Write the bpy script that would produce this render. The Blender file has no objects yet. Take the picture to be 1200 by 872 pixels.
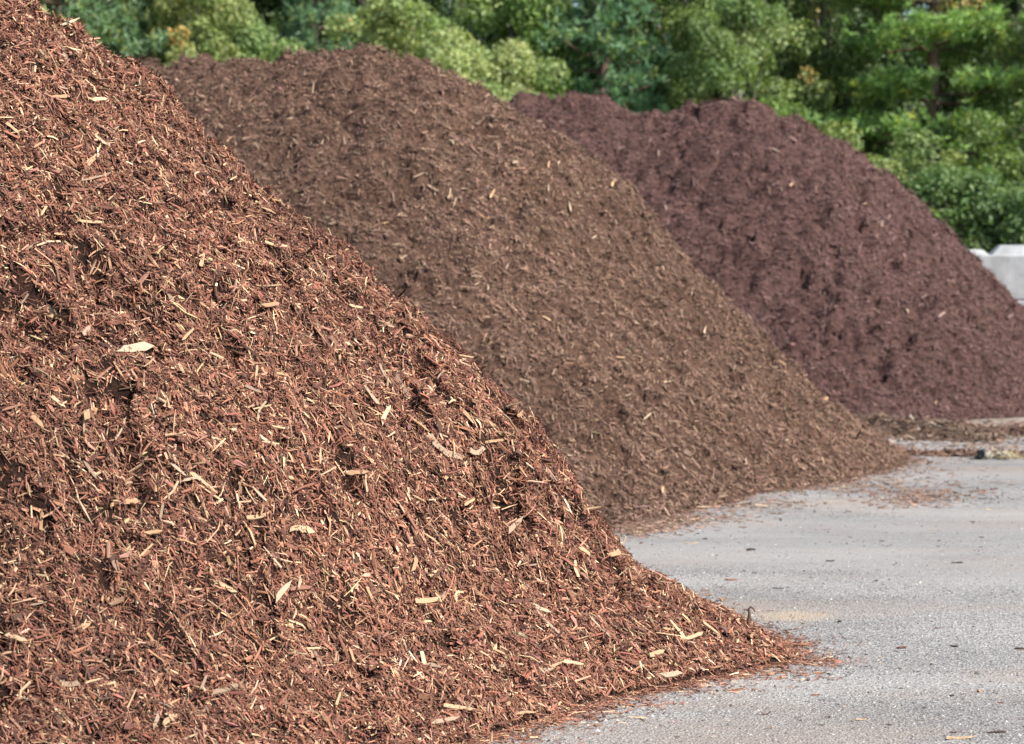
import bpy, math, random
import numpy as np
from mathutils import Vector, Matrix

# ------------------------------------------------------------------ camera, sky, sun, exposure
scene = bpy.context.scene
col = scene.collection
F = 2500.0          # focal length in pixels of a 1200 px wide picture
CAMZ = 1.65         # eye height
HOR = 313.0         # picture row of the horizon
cam_d = bpy.data.cameras.new('camera')
cam_d.sensor_width = 36.0
cam_d.lens = 36.0 * F / 1200.0
cam_d.shift_y = -(436.0 - HOR) / 1200.0
cam_d.clip_end = 2000.0
cam_d.dof.use_dof = True
cam_d.dof.focus_distance = 8.3
cam_d.dof.aperture_fstop = 4.0
cam = bpy.data.objects.new('camera', cam_d)
cam.location = (0, 0, CAMZ)
cam.rotation_euler = (math.radians(90), 0, 0)
col.objects.link(cam)
scene.camera = cam

SUN_EL, SUN_AZ = 46.0, 124.0        # elevation; compass angle from +Y towards +X
el, az = math.radians(SUN_EL), math.radians(SUN_AZ)
SUN = Vector((math.cos(el) * math.sin(az), math.cos(el) * math.cos(az), math.sin(el)))
world = bpy.data.worlds.new('World')
scene.world = world
world.use_nodes = True
wn = world.node_tree
sky = wn.nodes.new('ShaderNodeTexSky')
sky.sky_type = 'NISHITA'
sky.sun_disc = False
sky.sun_elevation = el
sky.sun_rotation = az
wn.links.new(sky.outputs[0], wn.nodes['Background'].inputs[0])
wn.nodes['Background'].inputs[1].default_value = 0.12
sun_d = bpy.data.lights.new('sun', 'SUN')
sun_d.energy = 5.0
sun_d.angle = math.radians(0.53)
sun_d.color = (1.0, 0.95, 0.87)
sun_o = bpy.data.objects.new('sun', sun_d)
sun_o.rotation_euler = (-SUN).to_track_quat('-Z', 'Y').to_euler()
sun_o.location = SUN * 60
col.objects.link(sun_o)
scene.view_settings.view_transform = 'Standard'
scene.view_settings.look = 'None'
scene.view_settings.exposure = 0.78
scene.view_settings.gamma = 1.0
scene.view_settings.use_curve_mapping = False

rng = np.random.default_rng(7)
random.seed(7)

# ------------------------------------------------------------------ small helpers
def tag(o, label=None, cat=None, group=None, kind=None):
    if label: o['label'] = label
    if cat: o['category'] = cat
    if group: o['group'] = group
    if kind: o['kind'] = kind
    return o

def empty(name, loc=(0, 0, 0), rz=0.0):
    o = bpy.data.objects.new(name, None)
    o.location = loc; o.rotation_euler = (0, 0, rz)
    o.empty_display_size = 0.2
    col.objects.link(o)
    return o

def mesh_np(name, V, faces, C=None, smooth=False):
    """faces: (n,k) int array, or a list of such arrays"""
    if not isinstance(faces, list): faces = [faces]
    V = np.ascontiguousarray(V, dtype=np.float32)
    me = bpy.data.meshes.new(name)
    me.vertices.add(len(V)); me.vertices.foreach_set('co', V.ravel())
    loops = np.concatenate([f.ravel() for f in faces]).astype(np.int32)
    tot = np.concatenate([np.full(len(f), f.shape[1]) for f in faces]).astype(np.int32)
    start = np.concatenate([[0], np.cumsum(tot)[:-1]]).astype(np.int32)
    me.loops.add(len(loops)); me.loops.foreach_set('vertex_index', loops)
    me.polygons.add(len(tot)); me.polygons.foreach_set('loop_start', start)
    try: me.polygons.foreach_set('loop_total', tot)
    except Exception: pass
    me.update(calc_edges=True)
    me.polygons.foreach_set('use_smooth', np.full(len(tot), smooth))
    if C is not None:
        a = me.attributes.new('col', 'FLOAT_COLOR', 'POINT')
        C4 = np.ones((len(V), 4), np.float32); C4[:, :3] = C
        a.data.foreach_set('color', C4.ravel())
    me.validate()
    return me

def obj(name, me, mat=None, parent=None):
    o = bpy.data.objects.new(name, me)
    if mat is not None and not me.materials: me.materials.append(mat)
    col.objects.link(o)
    if parent is not None: o.parent = parent
    return o

_T = np.random.default_rng(99).random((256, 256))
def vn(x, y, s=0):
    x = x + 17.31 * s; y = y - 9.77 * s
    i = np.floor(x).astype(int); j = np.floor(y).astype(int)
    fx = x - i; fy = y - j
    fx = fx * fx * fx * (fx * (fx * 6 - 15) + 10); fy = fy * fy * fy * (fy * (fy * 6 - 15) + 10)
    a = _T[i & 255, j & 255]; b = _T[(i + 1) & 255, j & 255]
    c = _T[i & 255, (j + 1) & 255]; d = _T[(i + 1) & 255, (j + 1) & 255]
    return (a + (b - a) * fx) * (1 - fy) + (c + (d - c) * fx) * fy - 0.5

def fbm(x, y, freq, octs=3, s=0, gain=0.5):
    r = 0; a = 1.0
    for k in range(octs):
        th = 0.6 + 1.3 * k + s
        xr = (x * math.cos(th) - y * math.sin(th)) * freq
        yr = (x * math.sin(th) + y * math.cos(th)) * freq
        r = r + a * vn(xr, yr, s * 3 + k + 1)
        freq *= 2.07; a *= gain
    return r

def proj(x, y, z):
    return 600 + F * x / y, HOR + F * (CAMZ - z) / y

def gnd(u, v):
    d = F * CAMZ / (v - HOR)
    return ((u - 600) * d / F, d, 0.0)

# ------------------------------------------------------------------ materials
def new_mat(name):
    m = bpy.data.materials.new(name); m.use_nodes = True
    nt = m.node_tree
    return m, nt, nt.nodes['Principled BSDF']

def node(nt, t, **kw):
    n = nt.nodes.new(t)
    for k, v in kw.items(): setattr(n, k, v)
    return n

def mixc(nt, fac, a, b, mode='MIX'):
    n = node(nt, 'ShaderNodeMix', data_type='RGBA', blend_type=mode)
    for i, val in ((0, fac), (6, a), (7, b)):
        if hasattr(val, 'links'): nt.links.new(val, n.inputs[i])
        elif isinstance(val, (int, float)): n.inputs[i].default_value = val
        else: n.inputs[i].default_value = (*val, 1.0)
    return n.outputs[2]

def ramp(nt, src, stops):
    n = node(nt, 'ShaderNodeValToRGB')
    cr = n.color_ramp
    while len(cr.elements) < len(stops): cr.elements.new(0.5)
    for e, (p, c) in zip(cr.elements, stops):
        e.position = p; e.color = (*c, 1.0) if not isinstance(c, (int, float)) else (c, c, c, 1.0)
    nt.links.new(src, n.inputs[0])
    return n.outputs[0]

def noise(nt, scale, detail=3.0, rough=0.55, vec=None):
    n = node(nt, 'ShaderNodeTexNoise')
    n.inputs['Scale'].default_value = scale; n.inputs['Detail'].default_value = detail
    n.inputs['Roughness'].default_value = rough
    if vec is not None: nt.links.new(vec, n.inputs['Vector'])
    return n

def bump(nt, src, strength, dist, bsdf):
    b = node(nt, 'ShaderNodeBump')
    b.inputs['Strength'].default_value = strength; b.inputs['Distance'].default_value = dist
    nt.links.new(src, b.inputs['Height']); nt.links.new(b.outputs[0], bsdf.inputs['Normal'])
    return b

def objco(nt):
    return node(nt, 'ShaderNodeTexCoord').outputs['Object']

def mat_attr_chips(name, grain=420.0, rough=0.8):
    m, nt, b = new_mat(name)
    a = node(nt, 'ShaderNodeAttribute', attribute_name='col')
    n = noise(nt, grain, 2.0, 0.6, objco(nt))
    f = ramp(nt, n.outputs[0], [(0.3, 0.62), (0.7, 1.25)])
    c = mixc(nt, 1.0, a.outputs[0], f, 'MULTIPLY')
    nt.links.new(c, b.inputs['Base Color'])
    b.inputs['Roughness'].default_value = rough
    b.inputs['Specular IOR Level'].default_value = 0.25
    return m

def mat_core(name, dark, light, scale):
    m, nt, b = new_mat(name)
    v = objco(nt)
    n = noise(nt, scale, 8.0, 0.75, v)
    vo = node(nt, 'ShaderNodeTexVoronoi'); vo.inputs['Scale'].default_value = scale * 1.7
    nt.links.new(v, vo.inputs['Vector'])
    c = ramp(nt, n.outputs[0], [(0.34, dark), (0.66, light)])
    bw = node(nt, 'ShaderNodeRGBToBW'); nt.links.new(vo.outputs['Color'], bw.inputs[0])
    c2 = mixc(nt, 0.5, c, bw.outputs[0], 'SOFT_LIGHT')
    hs = node(nt, 'ShaderNodeHueSaturation'); hs.inputs['Saturation'].default_value = 1.05
    nt.links.new(mixc(nt, 0.35, c, c2), hs.inputs['Color'])
    nt.links.new(hs.outputs[0], b.inputs['Base Color'])
    b.inputs['Roughness'].default_value = 0.95
    b.inputs['Specular IOR Level'].default_value = 0.15
    bump(nt, n.outputs[0], 1.0, 0.03, b)
    return m

def mat_wood(name, stops, grain=90.0):
    m, nt, b = new_mat(name)
    oi = node(nt, 'ShaderNodeObjectInfo')
    base = ramp(nt, oi.outputs['Random'], stops)
    mp = node(nt, 'ShaderNodeMapping'); mp.inputs['Scale'].default_value = (0.12, 1.0, 1.0)
    nt.links.new(objco(nt), mp.inputs['Vector'])
    n = noise(nt, grain * 6, 4.0, 0.65, mp.outputs[0])
    f = ramp(nt, n.outputs[0], [(0.3, 0.55), (0.5, 0.95), (0.72, 1.12)])
    n2 = noise(nt, 60.0, 2.0, 0.5, objco(nt))
    st = ramp(nt, n2.outputs[0], [(0.50, 1.0), (0.68, (0.62, 0.45, 0.36))])
    c = mixc(nt, 1.0, mixc(nt, 1.0, base, f, 'MULTIPLY'), st, 'MULTIPLY')
    nt.links.new(c, b.inputs['Base Color'])
    b.inputs['Roughness'].default_value = 0.7
    b.inputs['Specular IOR Level'].default_value = 0.3
    bump(nt, n.outputs[0], 0.6, 0.002, b)
    return m

def mat_leaf(name):
    m, nt, b = new_mat(name)
    a = node(nt, 'ShaderNodeAttribute', attribute_name='col')
    oi = node(nt, 'ShaderNodeObjectInfo')
    c = mixc(nt, 1.0, a.outputs[0], oi.outputs['Color'], 'MULTIPLY')
    nt.links.new(c, b.inputs['Base Color'])
    b.inputs['Roughness'].default_value = 0.5
    b.inputs['Specular IOR Level'].default_value = 0.35
    tr = node(nt, 'ShaderNodeBsdfTranslucent')
    tc = mixc(nt, 1.0, c, (1.15, 1.25, 0.6), 'MULTIPLY')
    nt.links.new(tc, tr.inputs['Color'])
    mx = node(nt, 'ShaderNodeMixShader'); mx.inputs[0].default_value = 0.36
    nt.links.new(b.outputs[0], mx.inputs[1]); nt.links.new(tr.outputs[0], mx.inputs[2])
    nt.links.new(mx.outputs[0], nt.nodes['Material Output'].inputs['Surface'])
    return m

def mat_plain(name, c1, c2, scale, rough=0.85, bd=0.01):
    m, nt, b = new_mat(name)
    n = noise(nt, scale, 6.0, 0.65, objco(nt))
    nt.links.new(ramp(nt, n.outputs[0], [(0.32, c1), (0.68, c2)]), b.inputs['Base Color'])
    b.inputs['Roughness'].default_value = rough
    bump(nt, n.outputs[0], 0.6, bd, b)
    return m

def mat_pavement():
    m, nt, b = new_mat('weathered_pavement')
    v = objco(nt)
    # exposed aggregate: small stones of two sizes
    vo = node(nt, 'ShaderNodeTexVoronoi'); vo.inputs['Scale'].default_value = 105.0
    nt.links.new(v, vo.inputs['Vector'])
    sp = node(nt, 'ShaderNodeSeparateColor'); nt.links.new(vo.outputs['Color'], sp.inputs[0])
    stone = ramp(nt, sp.outputs[0], [(0.0, (0.055, 0.053, 0.052)), (0.15, (0.14, 0.137, 0.133)), (0.35, (0.245, 0.235, 0.225)), (0.75, (0.31, 0.298, 0.28)), (0.90, (0.36, 0.345, 0.325)), (0.985, (0.52, 0.50, 0.46))])
    edge = node(nt, 'ShaderNodeTexVoronoi', feature='DISTANCE_TO_EDGE'); edge.inputs['Scale'].default_value = 105.0
    nt.links.new(v, edge.inputs['Vector'])
    mort = ramp(nt, edge.outputs['Distance'], [(0.0, 0.0), (0.13, 1.0)])
    stone = mixc(nt, mort, (0.195, 0.188, 0.18), stone)
    fine = noise(nt, 260.0, 3.0, 0.7, v)
    paste = ramp(nt, fine.outputs[0], [(0.3, (0.20, 0.193, 0.186)), (0.7, (0.29, 0.278, 0.265))])
    # worn and smeared areas, drawn out along the driving direction
    mp = node(nt, 'ShaderNodeMapping'); mp.inputs['Scale'].default_value = (0.42, 1.0, 1.0)
    mp.inputs['Rotation'].default_value = (0, 0, 0.12)
    nt.links.new(v, mp.inputs['Vector'])
    big = noise(nt, 0.55, 5.0, 0.6, mp.outputs[0])
    far = node(nt, 'ShaderNodeSeparateXYZ'); nt.links.new(v, far.inputs[0])
    mr = node(nt, 'ShaderNodeMapRange'); mr.inputs['From Min'].default_value = 9.5; mr.inputs['From Max'].default_value = 14.0
    nt.links.new(far.outputs['Y'], mr.inputs['Value'])
    ad = node(nt, 'ShaderNodeMath', operation='MULTIPLY_ADD'); nt.links.new(mr.outputs[0], ad.inputs[0])
    ad.inputs[1].default_value = 0.16; nt.links.new(big.outputs[0], ad.inputs[2])
    wear = ramp(nt, ad.outputs[0], [(0.52, 0.0), (0.70, 0.75)])
    c = mixc(nt, wear, stone, paste)
    tone = noise(nt, 1.1, 6.0, 0.62, mp.outputs[0])
    c = mixc(nt, 1.0, c, ramp(nt, tone.outputs[0], [(0.33, (0.80, 0.80, 0.80)), (0.5, 1.03), (0.68, (1.25, 1.225, 1.19))]), 'MULTIPLY')
    # thin brown dust carried off the mulch
    dn = noise(nt, 0.9, 6.0, 0.7, mp.outputs[0])
    dust = ramp(nt, dn.outputs[0], [(0.47, 0.0), (0.66, 0.55)])
    c = mixc(nt, dust, c, (0.27, 0.215, 0.175))
    # one spill of pale sand beside the toe of the near pile
    sv = node(nt, 'ShaderNodeMapping')
    px, py, _ = gnd(928, 722)
    sv.inputs['Location'].default_value = (-px / 0.22, -py / 0.20, 0); sv.inputs['Scale'].default_value = (1 / 0.22, 1 / 0.20, 1)
    nt.links.new(v, sv.inputs['Vector'])
    ln = node(nt, 'ShaderNodeVectorMath', operation='LENGTH'); nt.links.new(sv.outputs[0], ln.inputs[0])
    wob = noise(nt, 9.0, 5.0, 0.7, v)
    sm = node(nt, 'ShaderNodeMath', operation='MULTIPLY_ADD'); nt.links.new(wob.outputs[0], sm.inputs[0]); sm.inputs[1].default_value = 1.6
    nt.links.new(ln.outputs['Value'], sm.inputs[2])
    sand = ramp(nt, sm.outputs[0], [(0.0, 0.75), (0.62, 0.6), (0.9, 0.0)])
    mm = node(nt, 'ShaderNodeMath', operation='SUBTRACT'); nt.links.new(sm.outputs[0], mm.inputs[0]); mm.inputs[1].default_value = 0.65
    nt.nodes.remove(mm)
    sc = node(nt, 'ShaderNodeMapRange'); nt.links.new(sm.outputs[0], sc.inputs['Value'])
    sc.inputs['From Min'].default_value = 1.1; sc.inputs['From Max'].default_value = 1.9; sc.inputs['To Min'].default_value = 0.62; sc.inputs['To Max'].default_value = 0.0
    c = mixc(nt, sc.outputs[0], c, (0.40, 0.31, 0.21))
    nt.links.new(c, b.inputs['Base Color'])
    b.inputs['Roughness'].default_value = 0.88
    b.inputs['Specular IOR Level'].default_value = 0.3
    hs = mixc(nt, wear, vo.outputs['Distance'], fine.outputs[0])
    bump(nt, hs, 0.8, 0.007, b)
    return m

def mat_concrete():
    m, nt, b = new_mat('grey_cast_concrete')
    v = objco(nt)
    n = noise(nt, 5.0, 7.0, 0.7, v)
    c = ramp(nt, n.outputs[0], [(0.3, (0.25, 0.258, 0.265)), (0.55, (0.345, 0.352, 0.358)), (0.75, (0.42, 0.425, 0.425))])
    mp = node(nt, 'ShaderNodeMapping'); mp.inputs['Scale'].default_value = (3.2, 3.2, 0.8); nt.links.new(v, mp.inputs['Vector'])
    k = noise(nt, 1.0, 4.0, 0.6, mp.outputs[0])
    c = mixc(nt, 1.0, c, ramp(nt, k.outputs[0], [(0.35, (0.82, 0.81, 0.79)), (0.6, 1.0)]), 'MULTIPLY')
    h = noise(nt, 45.0, 3.0, 0.6, v)
    c = mixc(nt, 1.0, c, ramp(nt, h.outputs[0], [(0.27, 0.55), (0.36, 1.0)]), 'MULTIPLY')
    nt.links.new(c, b.inputs['Base Color']); b.inputs['Roughness'].default_value = 0.9
    bump(nt, n.outputs[0], 0.6, 0.01, b)
    return m

M = {}
M['pave'] = mat_pavement()
M['soil'] = mat_plain('bare_sandy_soil', (0.17, 0.135, 0.10), (0.30, 0.25, 0.20), 3.0)
M['chips_near'] = mat_attr_chips('red_brown_mulch', 420)
M['chips_mid'] = mat_attr_chips('brown_mulch', 220)
M['chips_far'] = mat_attr_chips('purple_brown_mulch', 160)
M['core_near'] = mat_core('red_brown_mulch_core', (0.012, 0.007, 0.005), (0.055, 0.028, 0.02), 30)  # near-black, so shade in pits and gaps is put into the core colour
M['core_mid'] = mat_core('brown_mulch_core', (0.03, 0.018, 0.014), (0.15, 0.088, 0.063), 24)
M['core_far'] = mat_core('purple_brown_mulch_core', (0.026, 0.015, 0.013), (0.13, 0.073, 0.064), 18)
M['pale'] = mat_wood('pale_fresh_wood', [(0.0, (0.36, 0.205, 0.118)), (0.4, (0.46, 0.29, 0.165)), (0.8, (0.53, 0.36, 0.21)), (1.0, (0.60, 0.45, 0.29))])
M['red'] = mat_wood('red_brown_wood', [(0.0, (0.13, 0.058, 0.04)), (0.5, (0.23, 0.108, 0.072)), (1.0, (0.36, 0.19, 0.125))])
M['tanw'] = mat_wood('tan_wood', [(0.0, (0.22, 0.15, 0.11)), (0.5, (0.34, 0.245, 0.17)), (1.0, (0.52, 0.40, 0.28))])
M['purple'] = mat_wood('purple_brown_wood', [(0.0, (0.17, 0.105, 0.095)), (0.6, (0.27, 0.175, 0.15)), (1.0, (0.46, 0.36, 0.29))])
M['bark'] = mat_wood('dark_bark', [(0.0, (0.045, 0.028, 0.02)), (0.6, (0.10, 0.062, 0.045)), (1.0, (0.20, 0.11, 0.075))])
M['leaf'] = mat_leaf('leaf')
M['trunk'] = mat_plain('grey_bark', (0.09, 0.075, 0.062), (0.24, 0.21, 0.185), 9.0, 0.9, 0.02)
M['pinebark'] = mat_plain('red_pine_bark', (0.07, 0.045, 0.034), (0.20, 0.13, 0.10), 9.0, 0.9, 0.02)
M['concrete'] = mat_concrete()
M['black'] = mat_plain('black_plastic', (0.008, 0.008, 0.009), (0.02, 0.02, 0.02), 20.0, 0.4, 0.004)
M['rubble'] = mat_plain('pale_rubble', (0.17, 0.145, 0.11), (0.44, 0.41, 0.33), 30.0, 0.85, 0.006)
M['straw'] = mat_plain('dry_straw', (0.36, 0.29, 0.17), (0.58, 0.49, 0.31), 40.0, 0.85, 0.003)

# ------------------------------------------------------------------ ground
def sheet(name, x0, x1, y0, y1, z, nx, ny, mat, edge=None):
    xs = np.linspace(x0, x1, nx); ys = np.linspace(y0, y1, ny)
    X, Y = np.meshgrid(xs, ys)
    if edge is not None: X, Y = edge(X, Y)
    V = np.stack([X, Y, np.full_like(X, z)], -1).reshape(-1, 3)
    i = np.arange((ny - 1) * nx).reshape(ny - 1, nx)[:, :-1].ravel()
    Fq = np.stack([i, i + 1, i + nx + 1, i + nx], 1)
    return tag(obj(name, mesh_np(name, V, Fq), mat), kind='structure')

sheet('ground', -600, 600, -400, 1200, -0.012, 2, 2, M['soil'])
def pave_edge(X, Y):
    t = np.clip((Y - 15.0) / 7.6, 0, 1)
    return X, Y + t * (0.5 * fbm(X, Y * 0, 0.35, 4, 3) + 0.05 * X)
sheet('pavement', -30, 40, -12, 22.6, 0.0, 141, 70, M['pave'], pave_edge)

# ------------------------------------------------------------------ mulch piles
def lerp_tab(tab, r):
    t = np.array(tab); return np.interp(r, t[:, 0], t[:, 1])

P1 = [(0, 3.42), (0.4, 3.16), (0.73, 2.86), (0.96, 2.68), (1.21, 2.47), (1.36, 2.39), (1.52, 2.22), (1.75, 1.99), (1.9, 1.88), (2.13, 1.77), (2.32, 1.66),
      (2.44, 1.55), (2.65, 1.38), (2.90, 1.17), (3.10, 0.99), (3.21, 0.84), (3.34, 0.65), (3.51, 0.44), (3.65, 0.30), (3.83, 0.205), (4.1, 0.085), (4.26, 0.0), (4.7, -0.2), (9, -2.5)]
R1 = [(-180, 4.2), (-90, 3.9), (-60, 3.7), (-39, 3.60), (-26, 3.62), (-18, 3.85), (-10.4, 4.19), (-4, 4.10), (5, 3.9), (15, 3.75), (40, 3.8), (90, 4.0), (180, 4.2)]
P2 = [(0, 3.60), (0.2, 3.56), (0.46, 3.46), (0.77, 3.36), (1.22, 3.15), (1.45, 3.0), (1.91, 2.74), (2.29, 2.47), (2.48, 2.31), (2.59, 2.15), (2.82, 1.92),
      (3.2, 1.45), (3.58, 1.06), (3.96, 0.69), (4.34, 0.38), (4.72, 0.10), (4.95, 0.0), (5.4, -0.2), (11, -2.5)]
R2 = [(-180, 5.2), (-110, 5.9), (-70, 5.86), (-58, 5.2), (-47, 4.72), (-25, 4.75), (0, 4.95), (40, 4.9), (90, 4.9), (180, 5.2)]
P3 = [(0, 3.66), (0.1, 3.63), (0.39, 3.46), (0.93, 3.22), (1.26, 3.0), (1.7, 2.66), (1.97, 2.40), (2.35, 2.05), (2.57, 1.80), (2.95, 1.38), (3.33, 1.04),
      (3.7, 0.70), (4.1, 0.34), (4.35, 0.12), (4.5, 0.0), (5.0, -0.2), (11, -2.5)]
R3 = [(-180, 4.5), (-90, 4.25), (-50, 4.4), (0, 4.5), (90, 4.5), (180, 4.5)]

class Pile:
    def __init__(s, A, B, prof, rad, hb, noise_f, seed):
        s.A, s.B, s.prof, s.rad, s.hb, s.nf, s.seed = np.array(A, float), np.array(B, float), prof, rad, hb, noise_f, seed
        s.R0 = [p for p, z in prof if z == 0.0][0]
    def base(s, x, y):
        AB = s.B - s.A; L2 = float(AB @ AB)
        t = np.clip(((x - s.A[0]) * AB[0] + (y - s.A[1]) * AB[1]) / L2, 0, 1) if L2 > 0 else np.zeros_like(x)
        dx = x - s.A[0] - t * AB[0]; dy = y - s.A[1] - t * AB[1]
        r = np.hypot(dx, dy); th = np.degrees(np.arctan2(dy, dx))
        R = lerp_tab(s.rad, th)
        re = r + (s.R0 - R) * np.clip((r - 1.2) / (R - 1.2), 0, 1.15) ** 1.4
        z = lerp_tab(s.prof, re)
        return z * (1 + t * (s.hb - 1)), re
    def h(s, x, y, fine=True):
        z, re = s.base(x, y)
        fade = np.clip((s.R0 + 0.02 - re) / 0.9, 0.0, 1) ** 0.8
        return z + fade * s.nf(x, y, fine)
    def normal(s, x, y, e=0.03, fine=True):
        gx = (s.h(x + e, y, fine) - s.h(x - e, y, fine)) / (2 * e)
        gy = (s.h(x, y + e, fine) - s.h(x, y - e, fine)) / (2 * e)
        n = np.stack([-gx, -gy, np.ones_like(gx)], -1)
        return n / np.linalg.norm(n, axis=-1, keepdims=True)
    def hit(s, u, v, d0=3.0, d1=40.0, n=3000):
        d = np.linspace(d0, d1, n)
        x = (u - 600) * d / F; z = CAMZ - (v - HOR) * d / F
        k = np.argmax(z < s.h(x, d))
        if not (z[k] < s.h(x[k:k+1], d[k:k+1])[0]): return None
        return x[k], d[k]

PITS1 = []
def n1(x, y, fine):
    a = 0.10 * fbm(x, y, 1.1, 2, 1) + 0.065 * fbm(x, y * 1.3, 3.0, 2, 2)
    p = fbm(x, y, 2.6, 2, 8)
    a = a - 0.17 * np.clip(p - 0.30, 0, 0.3) / 0.3
    if fine:
        a = a + 0.07 * fbm(x, y * 1.3, 7.5, 2, 4) + 0.048 * fbm(x, y, 19.0, 2, 5)
        a = a - 0.11 * np.clip(fbm(x, y, 7.0, 2, 6) - 0.29, 0, 0.16) / 0.16
        for (qx, qy, qr, qd) in PITS1: a = a - qd * np.exp(-((x - qx) ** 2 + (y - qy) ** 2) / qr ** 2)
    return a
BUMPS2 = []
def n2(x, y, fine):
    y0_ = y; x0_ = x; x = x * 0.85; y = y * 1.8
    a = 0.09 * fbm(x, y, 0.9, 2, 11) + 0.10 * fbm(x, y, 2.4, 2, 12)
    if fine:
        for (qx, qy, qr, qd) in BUMPS2: a = a + qd * np.exp(-((x0_ - qx) ** 2 + (y0_ - qy) ** 2) / qr ** 2)
        a = a + 0.13 * fbm(x, y, 5.5, 2, 13) + 0.10 * fbm(x, y, 12.0, 2, 14)
        a = a - 0.15 * np.clip(fbm(x, y, 6.5, 2, 15) - 0.25, 0, 0.13) / 0.13
    return a
def n3(x, y, fine):
    y0_ = y; x0_ = x; x = x * 0.72; y = y * 2.1
    a = sum(qd * np.exp(-((x0_ - qx) / qr) ** 2 - ((y0_ - 27.5) / 1.2) ** 2) for (qx, qr, qd) in ((0.95, 0.45, 0.13), (1.85, 0.35, -0.10), (0.3, 0.3, 0.06), (2.7, 0.5, 0.05)))
    a = a + 0.09 * fbm(x, y, 0.8, 2, 21) + 0.08 * fbm(x, y, 2.3, 2, 22)
    if fine:
        a = a + 0.13 * fbm(x, y, 5.6, 2, 23) + 0.15 * fbm(x, y, 9.5, 2, 24)
        a = a - 0.22 * np.clip(fbm(x, y, 6.5, 2, 25) - 0.22, 0, 0.13) / 0.13
    return a
PILE1 = Pile((-2.93, 9.7), (-5.2, 10.2), P1, R1, 1.0, n1, 1)
for (u, v, rp, dp) in [(48, 385, 17, .12), (30, 376, 12, .09), (118, 392, 12, .13), (22, 432, 16, .09), (70, 405, 9, .07), (606, 652, 12, .11), (592, 640, 9, .08), (290, 700, 14, .08), (180, 290, 14, .07),
        (470, 330, 12, .07), (400, 350, 10, .06), (640, 690, 14, .07), (330, 760, 16, .06), (255, 470, 10, .06), (560, 560, 14, .08), (120, 480, 9, .06), (860, 764, 9, .05), (805, 778, 9, .06), (500, 600, 14, .07), (420, 480, 14, .06), (700, 700, 12, .06), (200, 800, 14, .06), (60, 680, 12, .06)]:
    q = PILE1.hit(u, v)
    if q: PITS1.append((q[0], q[1], rp / F * q[1], dp))
PILE2 = Pile((-1.42, 19.0), (-6.5, 20.0), P2, R2, 0.90, n2, 2)
BUMPS2 += [(1.10, 18.6, 0.20, 0.12), (1.02, 18.2, 0.16, 0.09), (0.93, 18.25, 0.09, -0.10), (1.9, 18.4, 0.25, 0.08), (-2.3, 19.1, 0.45, -0.10), (-0.9, 18.7, 0.5, 0.05)]
PILE3 = Pile((3.2, 27.3), (-2.0, 27.9), P3, R3, 1.03, n3, 3)

def mound(pile, x0, x1, y0, y1, step, mat, parent, fine_to, core_drop=0.008):
    xm, ym = fine_to
    gx_ = np.concatenate([np.arange(x0, xm, step * 2.6), np.arange(xm, x1, step)])
    gy_ = np.concatenate([np.arange(y0, ym, step), np.arange(ym, y1, step * 2.6)])
    nx, ny = len(gx_), len(gy_)
    X, Y = np.meshgrid(gx_, gy_)
    Z = pile.h(X, Y) - core_drop
    keep = Z > -0.03
    V = np.stack([X, Y, np.maximum(Z, -0.006)], -1).reshape(-1, 3)
    i = np.arange((ny - 1) * nx).reshape(ny - 1, nx)[:, :-1].ravel()
    Fq = np.stack([i, i + 1, i + nx + 1, i + nx], 1)
    k = keep.ravel(); Fq = Fq[k[Fq].any(1)]
    used = np.unique(Fq); mp = np.zeros(len(V), int); mp[used] = np.arange(len(used))
    return obj('mound', mesh_np('mound', V[used], mp[Fq], None, True), mat, parent)

def orient(n, ang, tilt, roll):
    """orthonormal frames (t along the chip, b across, n up) for normals n"""
    ref = np.tile([1.0, 0.0, 0.0], (len(n), 1))
    e1 = ref - n * (ref * n).sum(1, keepdims=True); e1 /= np.linalg.norm(e1, axis=1, keepdims=True)
    e2 = np.cross(n, e1)
    t = e1 * np.cos(ang)[:, None] + e2 * np.sin(ang)[:, None]
    b = np.cross(n, t)
    t2 = t * np.cos(tilt)[:, None] + n * np.sin(tilt)[:, None]
    n2_ = np.cross(t2, b)
    b2 = b * np.cos(roll)[:, None] + n2_ * np.sin(roll)[:, None]
    return t2, b2, np.cross(t2, b2)

def chips_mesh(name, c, t, b, n, L, W, T, bend, curl, C, stations=3):
    N = len(c)
    S = np.linspace(-1, 1, stations)
    V = np.zeros((N, stations, 3, 3))
    for k, s in enumerate(S):
        tap = 1.0 if stations == 2 else (1.0 if k == 1 else None)
        wk = W * (rng.uniform(0.25, 1.0, N) if tap is None else rng.uniform(0.8, 1.1, N) if stations == 3 else rng.uniform(0.4, 1.0, N))
        p = c + t * (s * L / 2)[:, None] + n * ((1 - s * s) * curl * L)[:, None] + b * ((1 - s * s) * bend * L)[:, None]
        V[:, k, 0] = p - b * (wk / 2)[:, None]
        V[:, k, 1] = p + n * (T * rng.uniform(0.6, 1.2, N))[:, None] + b * (wk * rng.uniform(-0.25, 0.25, N))[:, None]
        V[:, k, 2] = p + b * (wk / 2)[:, None]
    base = (np.arange(N) * stations * 3)[:, None]
    fs = []
    for k in range(stations - 1):
        for j in range(2):
            a = k * 3 + j
            fs.append(base + np.array([[a, a + 1, a + 4, a + 3]])[:, ::-1])
    Cv = np.repeat(C[:, None, :], stations * 3, 1).reshape(-1, 3)
    return mesh_np(name, V.reshape(-1, 3), np.concatenate(fs), Cv)

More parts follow.
